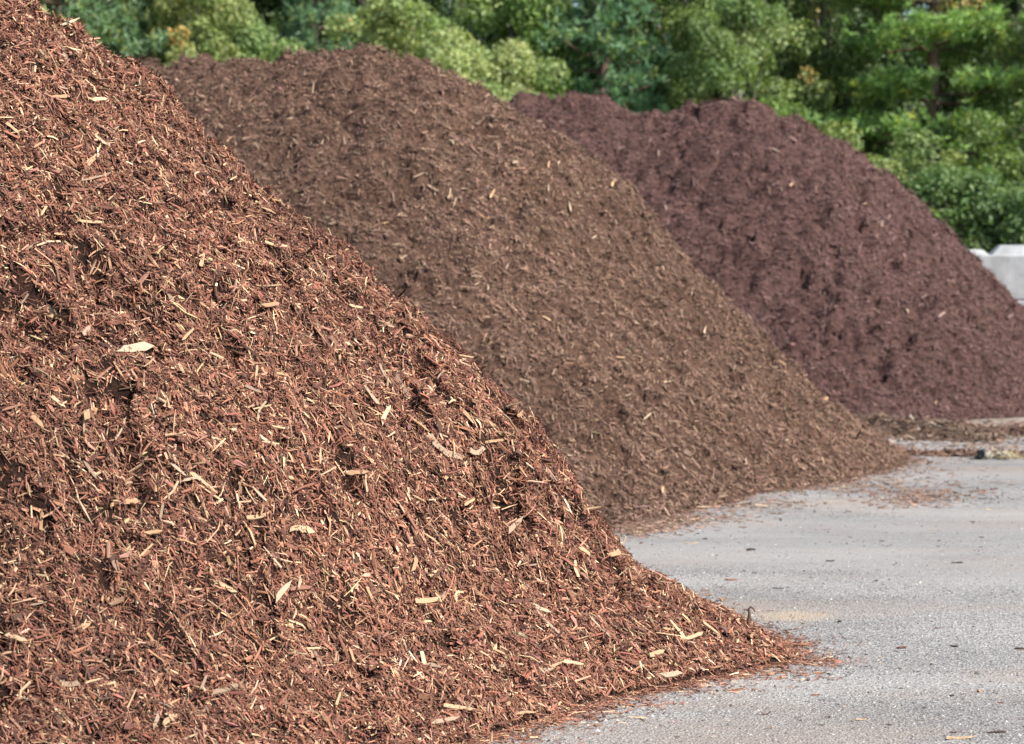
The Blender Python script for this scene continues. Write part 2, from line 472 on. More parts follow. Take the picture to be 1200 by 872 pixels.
def sliver_mesh(name, c, t, b, n, L, W, C):
    N = len(c)
    V = np.zeros((N, 4, 3)); hl = (L / 2)[:, None]
    tw = rng.normal(0, 0.5, N)[:, None]
    b2 = b * np.cos(tw) + n * np.sin(tw)
    w0 = (W * rng.uniform(0.3, 1.0, N) / 2)[:, None]; w1 = (W * rng.uniform(0.3, 1.0, N) / 2)[:, None]
    V[:, 0] = c - t * hl - b * w0; V[:, 1] = c - t * hl + b * w0; V[:, 2] = c + t * hl + b2 * w1; V[:, 3] = c + t * hl - b2 * w1
    return mesh_np(name, V.reshape(-1, 3), np.arange(N * 4).reshape(N, 4), np.repeat(C, 4, 0))

def palette(N, cats, jit=0.28):
    w = np.array([c[0] for c in cats]); idx = rng.choice(len(cats), N, p=w / w.sum())
    C = np.array([c[1] for c in cats])[idx] * np.exp(rng.normal(0, jit, N))[:, None] * np.exp(rng.normal(0, 0.05, (N, 3)))
    return np.clip(C, 0.006, 0.82), idx

def cover(pile, N, box, cats, lenmed, wmed, mat, parent, stations, mrg, name='mulch_cover', out_keep=0.10, jit=0.28, pale_long=1.0):
    x0, x1, y0, y1 = box
    xs, ys = [], []
    got = 0
    while got < N:
        x = rng.uniform(x0, x1, N * 2); y = rng.uniform(y0, y1, N * 2)
        z, re = pile.base(x, y)
        spill = rng.exponential(0.06, len(x))
        ok = re < pile.R0 + spill - 0.01
        x, y = x[ok], y[ok]
        nn = pile.normal(x, y, 0.06, False)
        z = pile.h(x, y, False)
        u, v = proj(x, np.maximum(y, 0.5), z)
        vd = np.stack([-x, -y, CAMZ - z], -1); vd /= np.linalg.norm(vd, axis=1, keepdims=True)
        facing = (nn * vd).sum(1)
        w = np.where((u > -mrg) & (u < 1200 + mrg) & (v > -mrg * 0.7) & (v < 872 + mrg * 0.7), 1.0, out_keep)
        w = np.where(facing > -0.12, w, out_keep * 0.6)
        w = w * np.minimum(1.0, 1.0 / nn[:, 2] / 1.6)
        w = w * np.clip(0.45 + 0.75 * (y.min() + 3.0) / np.maximum(y, 1), 0.3, 1.0)   # nearer surface shows finer bits
        ok = rng.random(len(x)) < w
        xs.append(x[ok]); ys.append(y[ok]); got += ok.sum()
    x = np.concatenate(xs)[:N]; y = np.concatenate(ys)[:N]
    z = np.maximum(pile.h(x, y), 0.002)
    n = pile.normal(x, y, 0.05)
    flat = pile.base(x, y)[1] > pile.R0 - 0.03
    n[flat] = (0, 0, 1)
    n = n + rng.normal(0, 0.16, n.shape); n /= np.linalg.norm(n, axis=1, keepdims=True)
    # chips lie every way, a good share of them pointing down the slope
    down = np.arctan2(0.0, 1.0) + rng.uniform(0, 2 * math.pi, N)
    ang = np.where(rng.random(N) < 0.45, rng.normal(-0.72, 0.5, N), down)
    tilt = np.where(rng.random(N) < 0.18, rng.normal(0, 0.65, N), rng.normal(0, 0.27, N))
    roll = rng.normal(0, 0.45, N)
    tilt[flat] *= 0.15; roll[flat] *= 0.2
    t, b, nn = orient(n, ang, tilt, roll)
    C, idx = palette(N, cats, jit)
    L = lenmed * np.exp(rng.normal(0, 0.55, N)) * np.where(idx == len(cats) - 1, pale_long, 1.0); L = np.clip(L, lenmed * 0.3, lenmed * 4.2)
    W = wmed * np.exp(rng.normal(0, 0.45, N)); W = np.minimum(W, L * 0.6)
    T = W * rng.uniform(0.15, 0.45, N)
    patch = fbm(x, y, 0.7, 3, pile.seed * 5 + 2)
    C = C * (1 + 0.35 * patch)[:, None]
    c = np.stack([x, y, z], -1) + nn * rng.uniform(-0.4, 1.9, N)[:, None] * (wmed * 1.1)
    c[flat, 2] = rng.uniform(0.001, 0.008, flat.sum())
    if stations == 1: me = sliver_mesh(name, c, t, b, nn, L, W, C)
    else: me = chips_mesh(name, c, t, b, nn, L, W, T, rng.normal(0, 0.055, N), rng.normal(0, 0.05, N), C, stations)
    o = obj(name, me, mat, parent)
    o['kind'] = 'stuff'
    return o

# --- larger pieces of wood, built one by one
def splinter_mesh(name, seed, wr, tr, st=6, jag=0.5, curve=0.08):
    r = np.random.default_rng(seed)
    V = []; S = np.linspace(-0.5, 0.5, st)
    cv, cb = r.normal(0, curve), r.normal(0, curve)
    tw = r.normal(0, 0.35)
    for k, s in enumerate(S):
        e = 1.0 if 0 < k < st - 1 else r.choice([0.15, 0.55, 0.85, 0.95], p=[0.3, 0.2, 0.25, 0.25])
        if k in (0, st - 1): cut = r.uniform(-0.09, 0.09)
        w = wr * 0.5 * e * r.uniform(0.82, 1.12); th = tr * 0.5 * (0.5 + 0.5 * e) * r.uniform(0.8, 1.2)
        off = wr * r.uniform(-0.3, 0.3) * (1 - e) + cb * (0.25 - s * s)
        up = cv * (0.25 - s * s) * 1.6
        ca, sa = math.cos(tw * s), math.sin(tw * s)
        for (a, c) in ((-1, -1), (1, -1), (1, 1), (-1, 1)):
            q = w * a * r.uniform(0.85, 1.1); g = th * c * r.uniform(0.8, 1.15)
            V.append((s + (cut * a + r.uniform(-0.02, 0.02) if k in (0, st - 1) else 0), off + q * ca - g * sa, up + q * sa + g * ca))
    Fq = []
    for k in range(st - 1):
        for j in range(4):
            a = k * 4 + j; b_ = k * 4 + (j + 1) % 4
            Fq.append((a, b_, b_ + 4, a + 4))
    Fq += [(3, 2, 1, 0), ((st - 1) * 4, (st - 1) * 4 + 1, (st - 1) * 4 + 2, (st - 1) * 4 + 3)]
    return mesh_np(name, np.array(V), np.array(Fq), None, False)

PROTO = {}
for key, mat in (('pale', 'pale'), ('red', 'red'), ('tanw', 'tanw'), ('purple', 'purple'), ('bark', 'bark')):
    PROTO[key] = []
    for k in range(8):
        me = splinter_mesh('wood_chip_' + key, 100 + k + 13 * len(PROTO), [0.19, 0.2, 0.22, 0.17, 0.23, 0.18, 0.24, 0.16][k], [0.05, 0.06, 0.07, 0.06, 0.05, 0.08, 0.05, 0.05][k], 6, 0.5, [0.05, 0.12, 0.08, 0.25, 0.05, 0.2, 0.1, 0.4][k])
        me.materials.append(M[mat]); PROTO[key].append(me)

def put_chip(name, me, parent, c, t, b, n, sx, sy, sz):
    o = bpy.data.objects.new(name, me)
    Mx = Matrix(((t[0] * sx, b[0] * sy, n[0] * sz, c[0]), (t[1] * sx, b[1] * sy, n[1] * sz, c[1]), (t[2] * sx, b[2] * sy, n[2] * sz, c[2]), (0, 0, 0, 1)))
    o.matrix_world = Mx
    col.objects.link(o)
    if parent is not None:
        o.parent = parent; o.matrix_parent_inverse = Matrix.Identity(4); o.matrix_world = Mx
    return o

def chip_at(pile, u, v, ang, lpx, wide, key, parent, name='wood_chip', lift=0.35):
    """a wood piece lying on the pile where the line of sight (u,v) meets it; ang = its lean in degrees, lpx its length at that distance"""
    hit = pile.hit(u, v)
    if hit is None: return None
    x, y = hit
    xa, ya = np.array([x]), np.array([y])
    if pile.h(xa, ya)[0] < -0.01: return None
    z = max(pile.h(xa, ya)[0], 0.004); n = pile.normal(xa, ya, 0.08)[0]
    if pile.base(xa, ya)[1][0] > pile.R0 - 0.05: n = np.array([0.0, 0, 1])
    ex = np.array([1.0, 0, 0]) - n * n[0]; ez = np.array([0, 0, 1.0]) - n * n[2]
    if np.linalg.norm(ez) < 0.2: ez = np.array([0, 1.0, 0]) - n * n[1]
    def P(v3):
        uu = F * (v3[0] / y - x * v3[1] / y ** 2); vv = F * (v3[2] / y - (z - CAMZ) * v3[1] / y ** 2); return np.array([uu, vv])
    A = np.stack([P(ex), P(ez)], 1)
    a = math.radians(ang)
    try: k = np.linalg.solve(A, np.array([math.cos(a), math.sin(a)]) * lpx)
    except Exception: return None
    t = ex * k[0] + ez * k[1]; L = np.linalg.norm(t)
    L = min(L, lpx / F * y * 1.5)
    t = t / np.linalg.norm(t)
    n = n + np.array([0, -0.12, 0]) * random.random(); n = n - t * (n @ t); n /= np.linalg.norm(n)
    b = np.cross(n, t)
    rl = random.gauss(0, 0.25); b, n = b * math.cos(rl) + n * math.sin(rl), n * math.cos(rl) - b * math.sin(rl)
    me = random.choice(PROTO[key])
    W = L * wide
    c = np.array([x, y, z]) + n * 0.012
    return put_chip(name, me, parent, c, t, b, n, L, L * min(wide, 0.27) * 0.82 / 0.2, L * max(0.45, min(wide, 0.27) * 0.8 / 0.2))

def random_chips(pile, N, umin, umax, vmin, vmax, keys, lo, hi, parent, inside):
    made = 0; tries = 0
    while made < N and tries < N * 12:
        tries += 1
        u = random.uniform(umin, umax); v = random.uniform(vmin, vmax)
        if not inside(u, v): continue
        key = random.choices([k for k, w in keys], [w for k, w in keys])[0]
        lp = lo * (hi / lo) ** (random.random() ** 1.7)
        if chip_at(pile, u, v, random.uniform(0, 180), lp, random.uniform(0.07, 0.17), key, parent): made += 1

def below(poly):
    px = np.array([p[0] for p in poly]); py = np.array([p[1] for p in poly])
    return lambda u, v: v > np.interp(u, px, py) + 8

# pile 1: red-brown shredded bark with pale splinters, in front
p1 = tag(empty('mulch_pile', (-2.9, 9.7, 0)), 'nearest mulch pile, red-brown shredded bark full of pale splinters', 'mulch pile', 'mulch piles on the yard')
p1.location = (0, 0, 0)
CAT1 = [(0.50, (0.235, 0.100, 0.063)), (0.25, (0.10, 0.044, 0.030)), (0.16, (0.36, 0.187, 0.115)), (0.105, (0.53, 0.355, 0.215))]
CAT1B = [(0.5, (0.20, 0.085, 0.055)), (0.3, (0.105, 0.05, 0.036)), (0.2, (0.29, 0.15, 0.105))]
CAT1F = [(0.50, (0.226, 0.096, 0.061)), (0.24, (0.095, 0.042, 0.029)), (0.18, (0.34, 0.174, 0.108)), (0.08, (0.50, 0.34, 0.21))]
mound(PILE1, -7.5, 1.6, 5.0, 14.2, 0.022, M['core_near'], p1, (-3.0, 10.8))
cover(PILE1, 66000, (-7.2, 1.6, 5.4, 13.8), CAT1, 0.032, 0.0058, M['chips_near'], p1, 3, 150, out_keep=0.05, pale_long=1.45)
cover(PILE1, 5500, (-7.2, 1.6, 5.4, 13.8), CAT1B, 0.034, 0.0105, M['chips_near'], p1, 3, 120, 'bark_flakes', out_keep=0.03)
cover(PILE1, 285000, (-7.2, 1.6, 5.4, 13.8), CAT1F, 0.022, 0.0042, M['chips_near'], p1, 1, 150, 'mulch_fibres', out_keep=0.05)
SIL1 = [(0, 0), (35, 5), (130, 80), (200, 120), (265, 190), (340, 255), (450, 310), (530, 385), (640, 490), (700, 590), (790, 675), (880, 735), (950, 770), (960, 900)]
in1 = below(SIL1)
HAND1 = [  # u, v, lean, length px, slenderness, material
    (103, 485, 28, 44, .2, 'pale'), (60, 375, -42, 34, .22, 'pale'), (155, 409, 8, 40, .3, 'tanw'), (40, 496, -45, 30, .22, 'pale'), (68, 475, -40, 20, .25, 'pale'),
    (107, 190, 38, 24, .22, 'pale'), (112, 212, 15, 32, .18, 'tanw'), (116, 169, -40, 24, .14, 'pale'), (116, 121, 5, 18, .25, 'pale'), (68, 119, 3, 20, .2, 'pale'),
    (73, 107, -15, 15, .3, 'tanw'), (208, 555, -40, 26, .16, 'tanw'), (235, 567, -38, 44, .14, 'pale'), (246, 584, -35, 34, .12, 'pale'), (316, 363, 8, 20, .25, 'pale'),
    (236, 312, 75, 16, .3, 'pale'), (180, 311, -55, 16, .26, 'pale'), (240, 364, -38, 18, .2, 'pale'), (101, 392, 55, 16, .3, 'tanw'), (104, 553, -55, 26, .16, 'tanw'),
    (205, 520, 10, 24, .2, 'pale'), (211, 490, 80, 18, .3, 'pale'), (156, 450, -60, 16, .24, 'pale'), (138, 441, -60, 20, .16, 'pale'), (326, 443, -8, 22, .2, 'pale'),
    (295, 460, -25, 20, .24, 'tanw'), (170, 480, -42, 20, .15, 'pale'), (310, 520, -30, 22, .3, 'tanw'), (432, 703, -65, 22, .3, 'pale'), (497, 707, 5, 26, .34, 'pale'),
    (533, 703, 70, 16, .34, 'pale'), (598, 633, -40, 28, .16, 'pale'), (484, 665, 75, 18, .2, 'pale'), (548, 604, 28, 14, .2, 'pale'), (684, 648, -35, 20, .24, 'pale'),
    (718, 655, 12, 16, .4, 'pale'), (684, 680, -42, 14, .4, 'pale'), (632, 716, -20, 26, .26, 'tanw'), (641, 733, -45, 44, .12, 'tanw'), (700, 735, -45, 36, .10, 'tanw'),
    (590, 772, -28, 28, .18, 'pale'), (640, 787, 22, 22, .24, 'tanw'), (670, 780, -8, 26, .3, 'pale'), (537, 836, -8, 38, .16, 'pale'), (612, 841, 6, 30, .32, 'pale'),
    (520, 850, 12, 34, .14, 'tanw'), (510, 784, -8, 28, .18, 'tanw'), (620, 831, -45, 24, .18, 'pale'), (783, 792, 8, 24, .45, 'tanw'), (768, 769, 18, 20, .26, 'pale'),
    (847, 771, -55, 16, .5, 'pale'), (832, 740, -38, 26, .24, 'pale'), (812, 750, 20, 24, .16, 'pale'), (925, 756, -18, 20, .3, 'tanw'), (838, 786, 5, 14, .3, 'pale'),
    (822, 788, -55, 18, .22, 'tanw'), (880, 748, 60, 14, .2, 'pale'), (418, 557, 2, 24, .24, 'pale'), (489, 507, -38, 30, .16, 'pale'), (545, 495, -45, 28, .24, 'pale'),
    (520, 527, -35, 46, .22, 'tanw'), (556, 533, 10, 20, .4, 'tanw'), (416, 557, 8, 22, .4, 'pale'), (610, 497, 58, 18, .2, 'pale'), (450, 443, -60, 26, .12, 'tanw'),
    (470, 455, -60, 30, .16, 'tanw'), (591, 446, 5, 18, .5, 'pale'), (415, 363, -12, 16, .3, 'pale'), (430, 402, -45, 20, .16, 'tanw'), (330, 230, 8, 18, .3, 'tanw'),
    (15, 155, -40, 20, .2, 'pale'), (20, 750, -20, 26, .3, 'pale'), (50, 620, 85, 24, .2, 'pale'), (145, 595, 5, 34, .22, 'pale'), (175, 632, 10, 30, .3, 'pale'),
    (95, 745, 40, 30, .3, 'pale'), (130, 660, -70, 36, .12, 'tanw'), (265, 815, 20, 40, .2, 'tanw'), (200, 850, 30, 24, .3, 'pale'), (352, 630, -10, 28, .26, 'pale'),
    (370, 770, -60, 30, .14, 'tanw'), (330, 700, 50, 30, .18, 'tanw'), (260, 690, -30, 34, .16, 'pale'), (75, 800, -15, 34, .26, 'tanw'), (300, 612, 10, 26, .3, 'pale'),
]
for (u, v, a, l, w, k) in HAND1: chip_at(PILE1, u, v, a, l, w, k, p1)
random_chips(PILE1, 300 - len(HAND1), 0, 960, 0, 872, [('pale', 5), ('tanw', 2), ('red', 4), ('bark', 1)], 11, 30, p1, in1)

# pile 2: dull brown, behind
p2 = tag(empty('mulch_pile'), 'middle mulch pile, dull brown shredded wood with a rounded crest', 'mulch pile', 'mulch piles on the yard')
CAT2 = [(0.66, (0.200, 0.119, 0.084)), (0.22, (0.108, 0.065, 0.047)), (0.11, (0.255, 0.160, 0.113)), (0.01, (0.38, 0.275, 0.185))]
mound(PILE2, -11.5, 4.6, 12.5, 25.5, 0.045, M['core_mid'], p2, (-4.2, 20.2))
cover(PILE2, 34000, (-10.5, 4.2, 12.8, 24.5), CAT2, 0.034, 0.0085, M['chips_mid'], p2, 2, 110, out_keep=0.04, jit=0.22)
cover(PILE2, 195000, (-10.5, 4.2, 12.8, 24.5), CAT2, 0.023, 0.0088, M['chips_mid'], p2, 1, 110, 'mulch_fibres', out_keep=0.04, jit=0.2)
SIL2 = [(160, 90), (240, 85), (345, 60), (440, 65), (530, 90), (620, 138), (730, 207), (800, 278), (900, 392), (1000, 482), (1050, 522), (1060, 900)]
in2 = below(SIL2)
def in2b(u, v):
    return in2(u, v) and v < np.interp(u, [0, 1200], [0, 1200]) + 1000 and not in1(u, v) and v < np.interp(u, [720, 900, 1050], [612, 574, 530])
for (u, v, a, l, w, k) in [(718, 219, 55, 12, .4, 'pale'), (564, 253, -35, 16, .3, 'pale'), (577, 228, 60, 12, .3, 'pale'), (603, 197, 8, 12, .4, 'tanw'), (643, 198, 70, 12, .3, 'pale'),
        (667, 243, -80, 12, .3, 'tanw'), (667, 431, 3, 12, .4, 'pale'), (640, 375, -30, 12, .4, 'pale'), (826, 388, 75, 9, .4, 'pale'), (917, 428, -40, 10, .4, 'pale'), (967, 469, 40, 10, .4, 'pale'),
        (776, 577, 85, 9, .5, 'pale'), (846, 583, 8, 14, .4, 'tanw'), (825, 596, 0, 18, .5, 'tanw'), (507, 225, -30, 16, .3, 'tanw'), (525, 228, 75, 12, .3, 'tanw'), (490, 212, 25, 14, .25, 'tanw'), (460, 235, -80, 16, .2, 'tanw')]:
    chip_at(PILE2, u, v, a, l, w * 0.6, k, p2)
random_chips(PILE2, 230, 180, 1060, 60, 620, [('tanw', 6), ('pale', 1), ('bark', 4)], 6, 13, p2, in2b)

# pile 3: purple-brown, finely shredded and lumpy, farthest
p3 = tag(empty('mulch_pile'), 'farthest mulch pile, dark purple-brown and lumpy, in front of concrete blocks', 'mulch pile', 'mulch piles on the yard')
CAT3 = [(0.66, (0.146, 0.080, 0.071)), (0.24, (0.080, 0.045, 0.041)), (0.10, (0.19, 0.111, 0.097))]
mound(PILE3, -6.8, 8.0, 22.5, 32.5, 0.05, M['core_far'], p3, (-0.5, 28.6))
cover(PILE3, 36000, (-6.5, 7.9, 22.8, 32.0), CAT3, 0.036, 0.012, M['chips_far'], p3, 2, 90, out_keep=0.04, jit=0.2)
cover(PILE3, 130000, (-6.5, 7.9, 22.8, 32.0), CAT3, 0.030, 0.0125, M['chips_far'], p3, 1, 90, 'mulch_fibres', out_keep=0.04, jit=0.2)
SIL3 = [(620, 122), (690, 120), (760, 138), (860, 132), (930, 150), (1010, 193), (1110, 278), (1200, 368)]
in3 = below(SIL3)
for (u, v, l) in [(1097, 473, 6), (1104, 488, 5), (928, 221, 7), (1063, 369, 6), (1013, 240, 6)]:
    chip_at(PILE3, u, v, random.uniform(0, 180), l, .35, 'pale', p3)
random_chips(PILE3, 120, 630, 1200, 120, 485, [('purple', 6), ('bark', 2)], 6, 12, p3, lambda u, v: in3(u, v) and not in2(u, v) and not (v > 480))

# ------------------------------------------------------------------ low drifts of spilled mulch and litter on the pavement
def berm(name, label, pts, width, height, cats, mat_core_, mat_chip, nch, seed, lenmed=0.05, wmed=0.014):
    """a low ridge along a polyline of ground points"""
    root = tag(empty(name, (0, 0, 0)), label, 'mulch drift')
    pts = np.array([p[:2] for p in pts]); seg = np.linalg.norm(np.diff(pts, axis=0), axis=1); s = np.concatenate([[0], np.cumsum(seg)])
    n = int(s[-1] / 0.05) + 2; ss = np.linspace(0, s[-1], n)
    cx = np.interp(ss, s, pts[:, 0]); cy = np.interp(ss, s, pts[:, 1])
    tx, ty = np.gradient(cx), np.gradient(cy); ln = np.hypot(tx, ty); nx_, ny_ = -ty / ln, tx / ln
    m = 15; q = np.linspace(-1, 1, m)
    endf = np.clip(np.minimum(ss, s[-1] - ss) / 0.5, 0, 1) ** 0.6
    wv = width * (0.75 + 0.6 * fbm(ss, ss * 0, 1.7, 2, seed)) * (0.3 + 0.7 * endf)
    X = cx[:, None] + nx_[:, None] * q * wv[:, None]; Y = cy[:, None] + ny_[:, None] * q * wv[:, None]
    def hh(ssv, qv, Xv, Yv, e): return height * e * (1 - qv ** 2) * (1 + 0.9 * fbm(Xv, Yv, 4.0, 3, seed + 1)) - 0.006 * np.abs(qv) ** 4
    Z = hh(ss[:, None], q[None, :], X, Y, endf[:, None])
    V = np.stack([X, Y, Z], -1).reshape(-1, 3)
    i = np.arange((n - 1) * m).reshape(n - 1, m)[:, :-1].ravel()
    obj('drift', mesh_np('drift', V, np.stack([i, i + 1, i + m + 1, i + m], 1)[:, ::-1], None, True), mat_core_, root)
    k = rng.integers(0, n, nch); qq = np.clip(rng.normal(0, 0.55, nch), -1.7, 1.7)
    x = cx[k] + nx_[k] * qq * wv[k] + rng.normal(0, 0.02, nch); y = cy[k] + ny_[k] * qq * wv[k] + rng.normal(0, 0.02, nch)
    z = np.maximum(hh(ss[k], np.clip(qq, -1, 1), x, y, endf[k]), 0.002) + 0.003
    nrm = np.tile([0, 0, 1.0], (nch, 1)) + rng.normal(0, 0.25, (nch, 3)); nrm /= np.linalg.norm(nrm, axis=1, keepdims=True)
    t, b, nn = orient(nrm, rng.uniform(0, 6.28, nch), rng.normal(0, 0.2, nch), rng.normal(0, 0.3, nch))
    C, _ = palette(nch, cats)
    L = lenmed * np.exp(rng.normal(0, 0.5, nch)); W = np.minimum(wmed * np.exp(rng.normal(0, 0.4, nch)), L * 0.6)
    o = obj('mulch_cover', chips_mesh('mulch_cover', np.stack([x, y, z], -1), t, b, nn, L, W, W * 0.3, rng.normal(0, .1, nch), rng.normal(0, .05, nch), C, 2), mat_chip, root)
    o['kind'] = 'stuff'
    return root

CATD = [(0.5, (0.175, 0.113, 0.08)), (0.30, (0.10, 0.067, 0.05)), (0.17, (0.22, 0.155, 0.115)), (0.03, (0.5, 0.42, 0.32))]
M['core_drift'] = mat_core('drift_mulch_core', (0.05, 0.033, 0.025), (0.18, 0.118, 0.083), 22)  # mottled grey-brown tone for the whole drift core
berm('mulch_drift', 'grey-brown mulch ridge running out behind the middle pile', [(2.35, 21.6), (2.9, 21.2), gnd(1060, 508), gnd(1120, 513), gnd(1160, 517)], 0.75, 0.12, CATD, M['core_drift'], M['chips_mid'], 5000, 31)
CATR = [(0.5, (0.16, 0.088, 0.062)), (0.3, (0.08, 0.05, 0.04)), (0.2, (0.30, 0.21, 0.145))]
berm('mulch_drift', 'thin red-brown mulch strip in front of the farthest pile', [gnd(1125, 509), gnd(1165, 508), gnd(1205, 509), gnd(1260, 512)], 0.35, 0.06, CATR, M['core_mid'], M['chips_mid'], 1800, 33)
berm('mulch_drift', 'low brown mulch tail leading to the pale rubble clump', [gnd(1045, 530), gnd(1085, 533), gnd(1125, 534), gnd(1165, 534), gnd(1230, 537)], 0.24, 0.03, CAT2, M['core_mid'], M['chips_mid'], 2200, 35)

def litter(name, label, spots, cats, lenmed, wmed, mat, gauss=True):
    xs, ys = [], []
    for (u, v, su, sv, n) in spots:
        uu = rng.normal(u, su, n); vv = np.clip(rng.normal(v, sv, n), v - 2.6 * sv, v + 2.6 * sv); vv = np.maximum(vv, 488)
        d = F * CAMZ / (vv - HOR); xs.append((uu - 600) * d / F); ys.append(d)
    x = np.concatenate(xs); y = np.concatenate(ys); N = len(x)
    nrm = np.tile([0, 0, 1.0], (N, 1)) + rng.normal(0, 0.08, (N, 3)); nrm /= np.linalg.norm(nrm, axis=1, keepdims=True)
    t, b, nn = orient(nrm, rng.uniform(0, 6.28, N), rng.normal(0, 0.03, N), rng.normal(0, 0.12, N))
    C, _ = palette(N, cats)
    L = lenmed * np.exp(rng.normal(0, 0.5, N)); W = np.minimum(wmed * np.exp(rng.normal(0, 0.4, N)), L * 0.6)
    c = np.stack([x, y, np.full(N, 0.003)], -1)
    o = obj(name, chips_mesh(name, c, t, b, nn, L, W, W * 0.35, rng.normal(0, .1, N), np.abs(rng.normal(0, .02, N)), C, 2), mat)
    return tag(o, label, 'litter', kind='stuff')

litter('mulch_litter', 'flat scatter of brown chips on the pavement past the middle pile', [(1085, 580, 42, 5, 420), (1075, 588, 30, 4, 260), (1020, 573, 40, 5, 160), (1120, 570, 50, 9, 140), (1060, 560, 60, 8, 120)],
       CAT2, 0.035, 0.009, M['chips_mid'])
litter('mulch_litter', 'thin chip fringe along the foot of the middle pile', [(760, 617, 26, 4, 420), (800, 608, 40, 4, 420), (870, 592, 50, 4, 320), (960, 568, 50, 5, 300), (745, 624, 18, 4, 200)],
       CAT2 + [(0.12, (0.40, 0.30, 0.21))], 0.04, 0.009, M['chips_mid'])
litter('mulch_litter', 'thin chip fringe along the foot of the nearest pile', [(560, 866, 40, 6, 420), (640, 842, 34, 5, 300), (700, 826, 40, 5, 260), (790, 806, 50, 4, 220), (900, 793, 45, 4, 160), (965, 776, 14, 4, 60), (830, 700, 22, 10, 60), (880, 730, 25, 8, 40)],
       CAT1, 0.026, 0.006, M['chips_near'])
litter('mulch_litter', 'tiny brown crumbs strewn over the open pavement', [(1000, 720, 160, 80, 240), (1080, 620, 90, 30, 160), (1000, 830, 140, 30, 120), (900, 640, 90, 22, 140)],
       [(0.6, (0.11, 0.065, 0.048)), (0.25, (0.055, 0.04, 0.034)), (0.15, (0.42, 0.31, 0.2))], 0.011, 0.005, M['chips_near'])

def foot_crumbs(name, label, pile, N, spread, cats, lenmed, wmed, mat, box):
    x = rng.uniform(box[0], box[1], N * 14); y = rng.uniform(box[2], box[3], N * 14)
    re = pile.base(x, y)[1] - pile.R0
    patch = 0.55 + 1.6 * fbm(x, y, 2.2, 3, 41 + pile.seed)
    ok = (re > -0.03) & (rng.random(len(x)) < np.exp(-np.maximum(re, 0) / spread) * np.clip(patch, 0.02, 1.3) * 0.75)
    x, y = x[ok][:N], y[ok][:N]; n = len(x)
    nrm = np.tile([0, 0, 1.0], (n, 1)) + rng.normal(0, 0.12, (n, 3)); nrm /= np.linalg.norm(nrm, axis=1, keepdims=True)
    t, b, nn = orient(nrm, rng.uniform(0, 6.28, n), rng.normal(0, 0.05, n), rng.normal(0, 0.15, n))
    C, _ = palette(n, cats)
    L = lenmed * np.exp(rng.normal(0, 0.6, n)); W = np.minimum(wmed * np.exp(rng.normal(0, 0.4, n)), L * 0.7)
    o = obj(name, chips_mesh(name, np.stack([x, y, np.full(n, 0.0025)], -1), t, b, nn, L, W, W * 0.35, rng.normal(0, .1, n), np.abs(rng.normal(0, .02, n)), C, 2), mat)
    tag(o, label, 'litter', kind='stuff')
foot_crumbs('mulch_litter', 'red-brown dust and crumbs spread off the nearest pile', PILE1, 9000, 0.10, CAT1, 0.012, 0.0045, M['chips_near'], (-1.2, 2.2, 6.2, 10.4))
foot_crumbs('mulch_litter', 'brown dust and crumbs spread off the middle pile', PILE2, 9000, 0.17, CAT2, 0.022, 0.008, M['chips_mid'], (0.0, 4.6, 12.2, 20.5))
litter('mulch_litter', 'brown ground-in litter in front of the farthest pile', [(1130, 503, 60, 4, 900), (1180, 500, 50, 4, 700), (1090, 500, 30, 4, 400), (1150, 520, 50, 5, 350), (1190, 528, 30, 6, 160)],
       CATD + CATR, 0.05, 0.016, M['chips_mid'])

# gravel grains standing out of the worn pavement close to the camera
def gravel():
    N = 16000
    v = rng.uniform(600, 880, N * 2); u = rng.uniform(420, 1330, N * 2)
    keep = rng.random(N * 2) < ((v - HOR) / 560) ** -0.5 * 0.9
    u, v = u[keep][:N], v[keep][:N]; N = len(u)
    d = F * CAMZ / (v - HOR); x = (u - 600) * d / F
    ok = (PILE1.base(x, d)[1] > PILE1.R0) & (PILE2.base(x, d)[1] > PILE2.R0); x, d = x[ok], d[ok]; N = len(x)
    r = 0.0036 * np.exp(rng.normal(0, 0.4, N))
    dirs = np.array([(1, 0, 0), (0.3, 0.95, 0), (-0.8, 0.6, 0), (-0.8, -0.6, 0), (0.3, -0.95, 0), (0, 0, 0.7)])
    V = np.stack([x, d, np.zeros(N)], -1)[:, None] + dirs[None] * r[:, None, None] * rng.uniform(0.7, 1.3, (N, 6, 1))
    V[:, :5, 2] = -0.001
    base = (np.arange(N) * 6)[:, None]
    fs = np.concatenate([base + np.array([[k, (k + 1) % 5, 5]]) for k in range(5)])
    C, _ = palette(N, [(0.45, (0.26, 0.25, 0.24)), (0.2, (0.34, 0.325, 0.305)), (0.32, (0.10, 0.098, 0.095)), (0.03, (0.5, 0.48, 0.43))], 0.2)
    o = obj('gravel', mesh_np('gravel', V.reshape(-1, 3), fs, np.repeat(C, 6, 0)), M['chips_near'])
    tag(o, 'fine pale and dark gravel grains over the pavement surface', 'gravel', kind='stuff')
gravel()

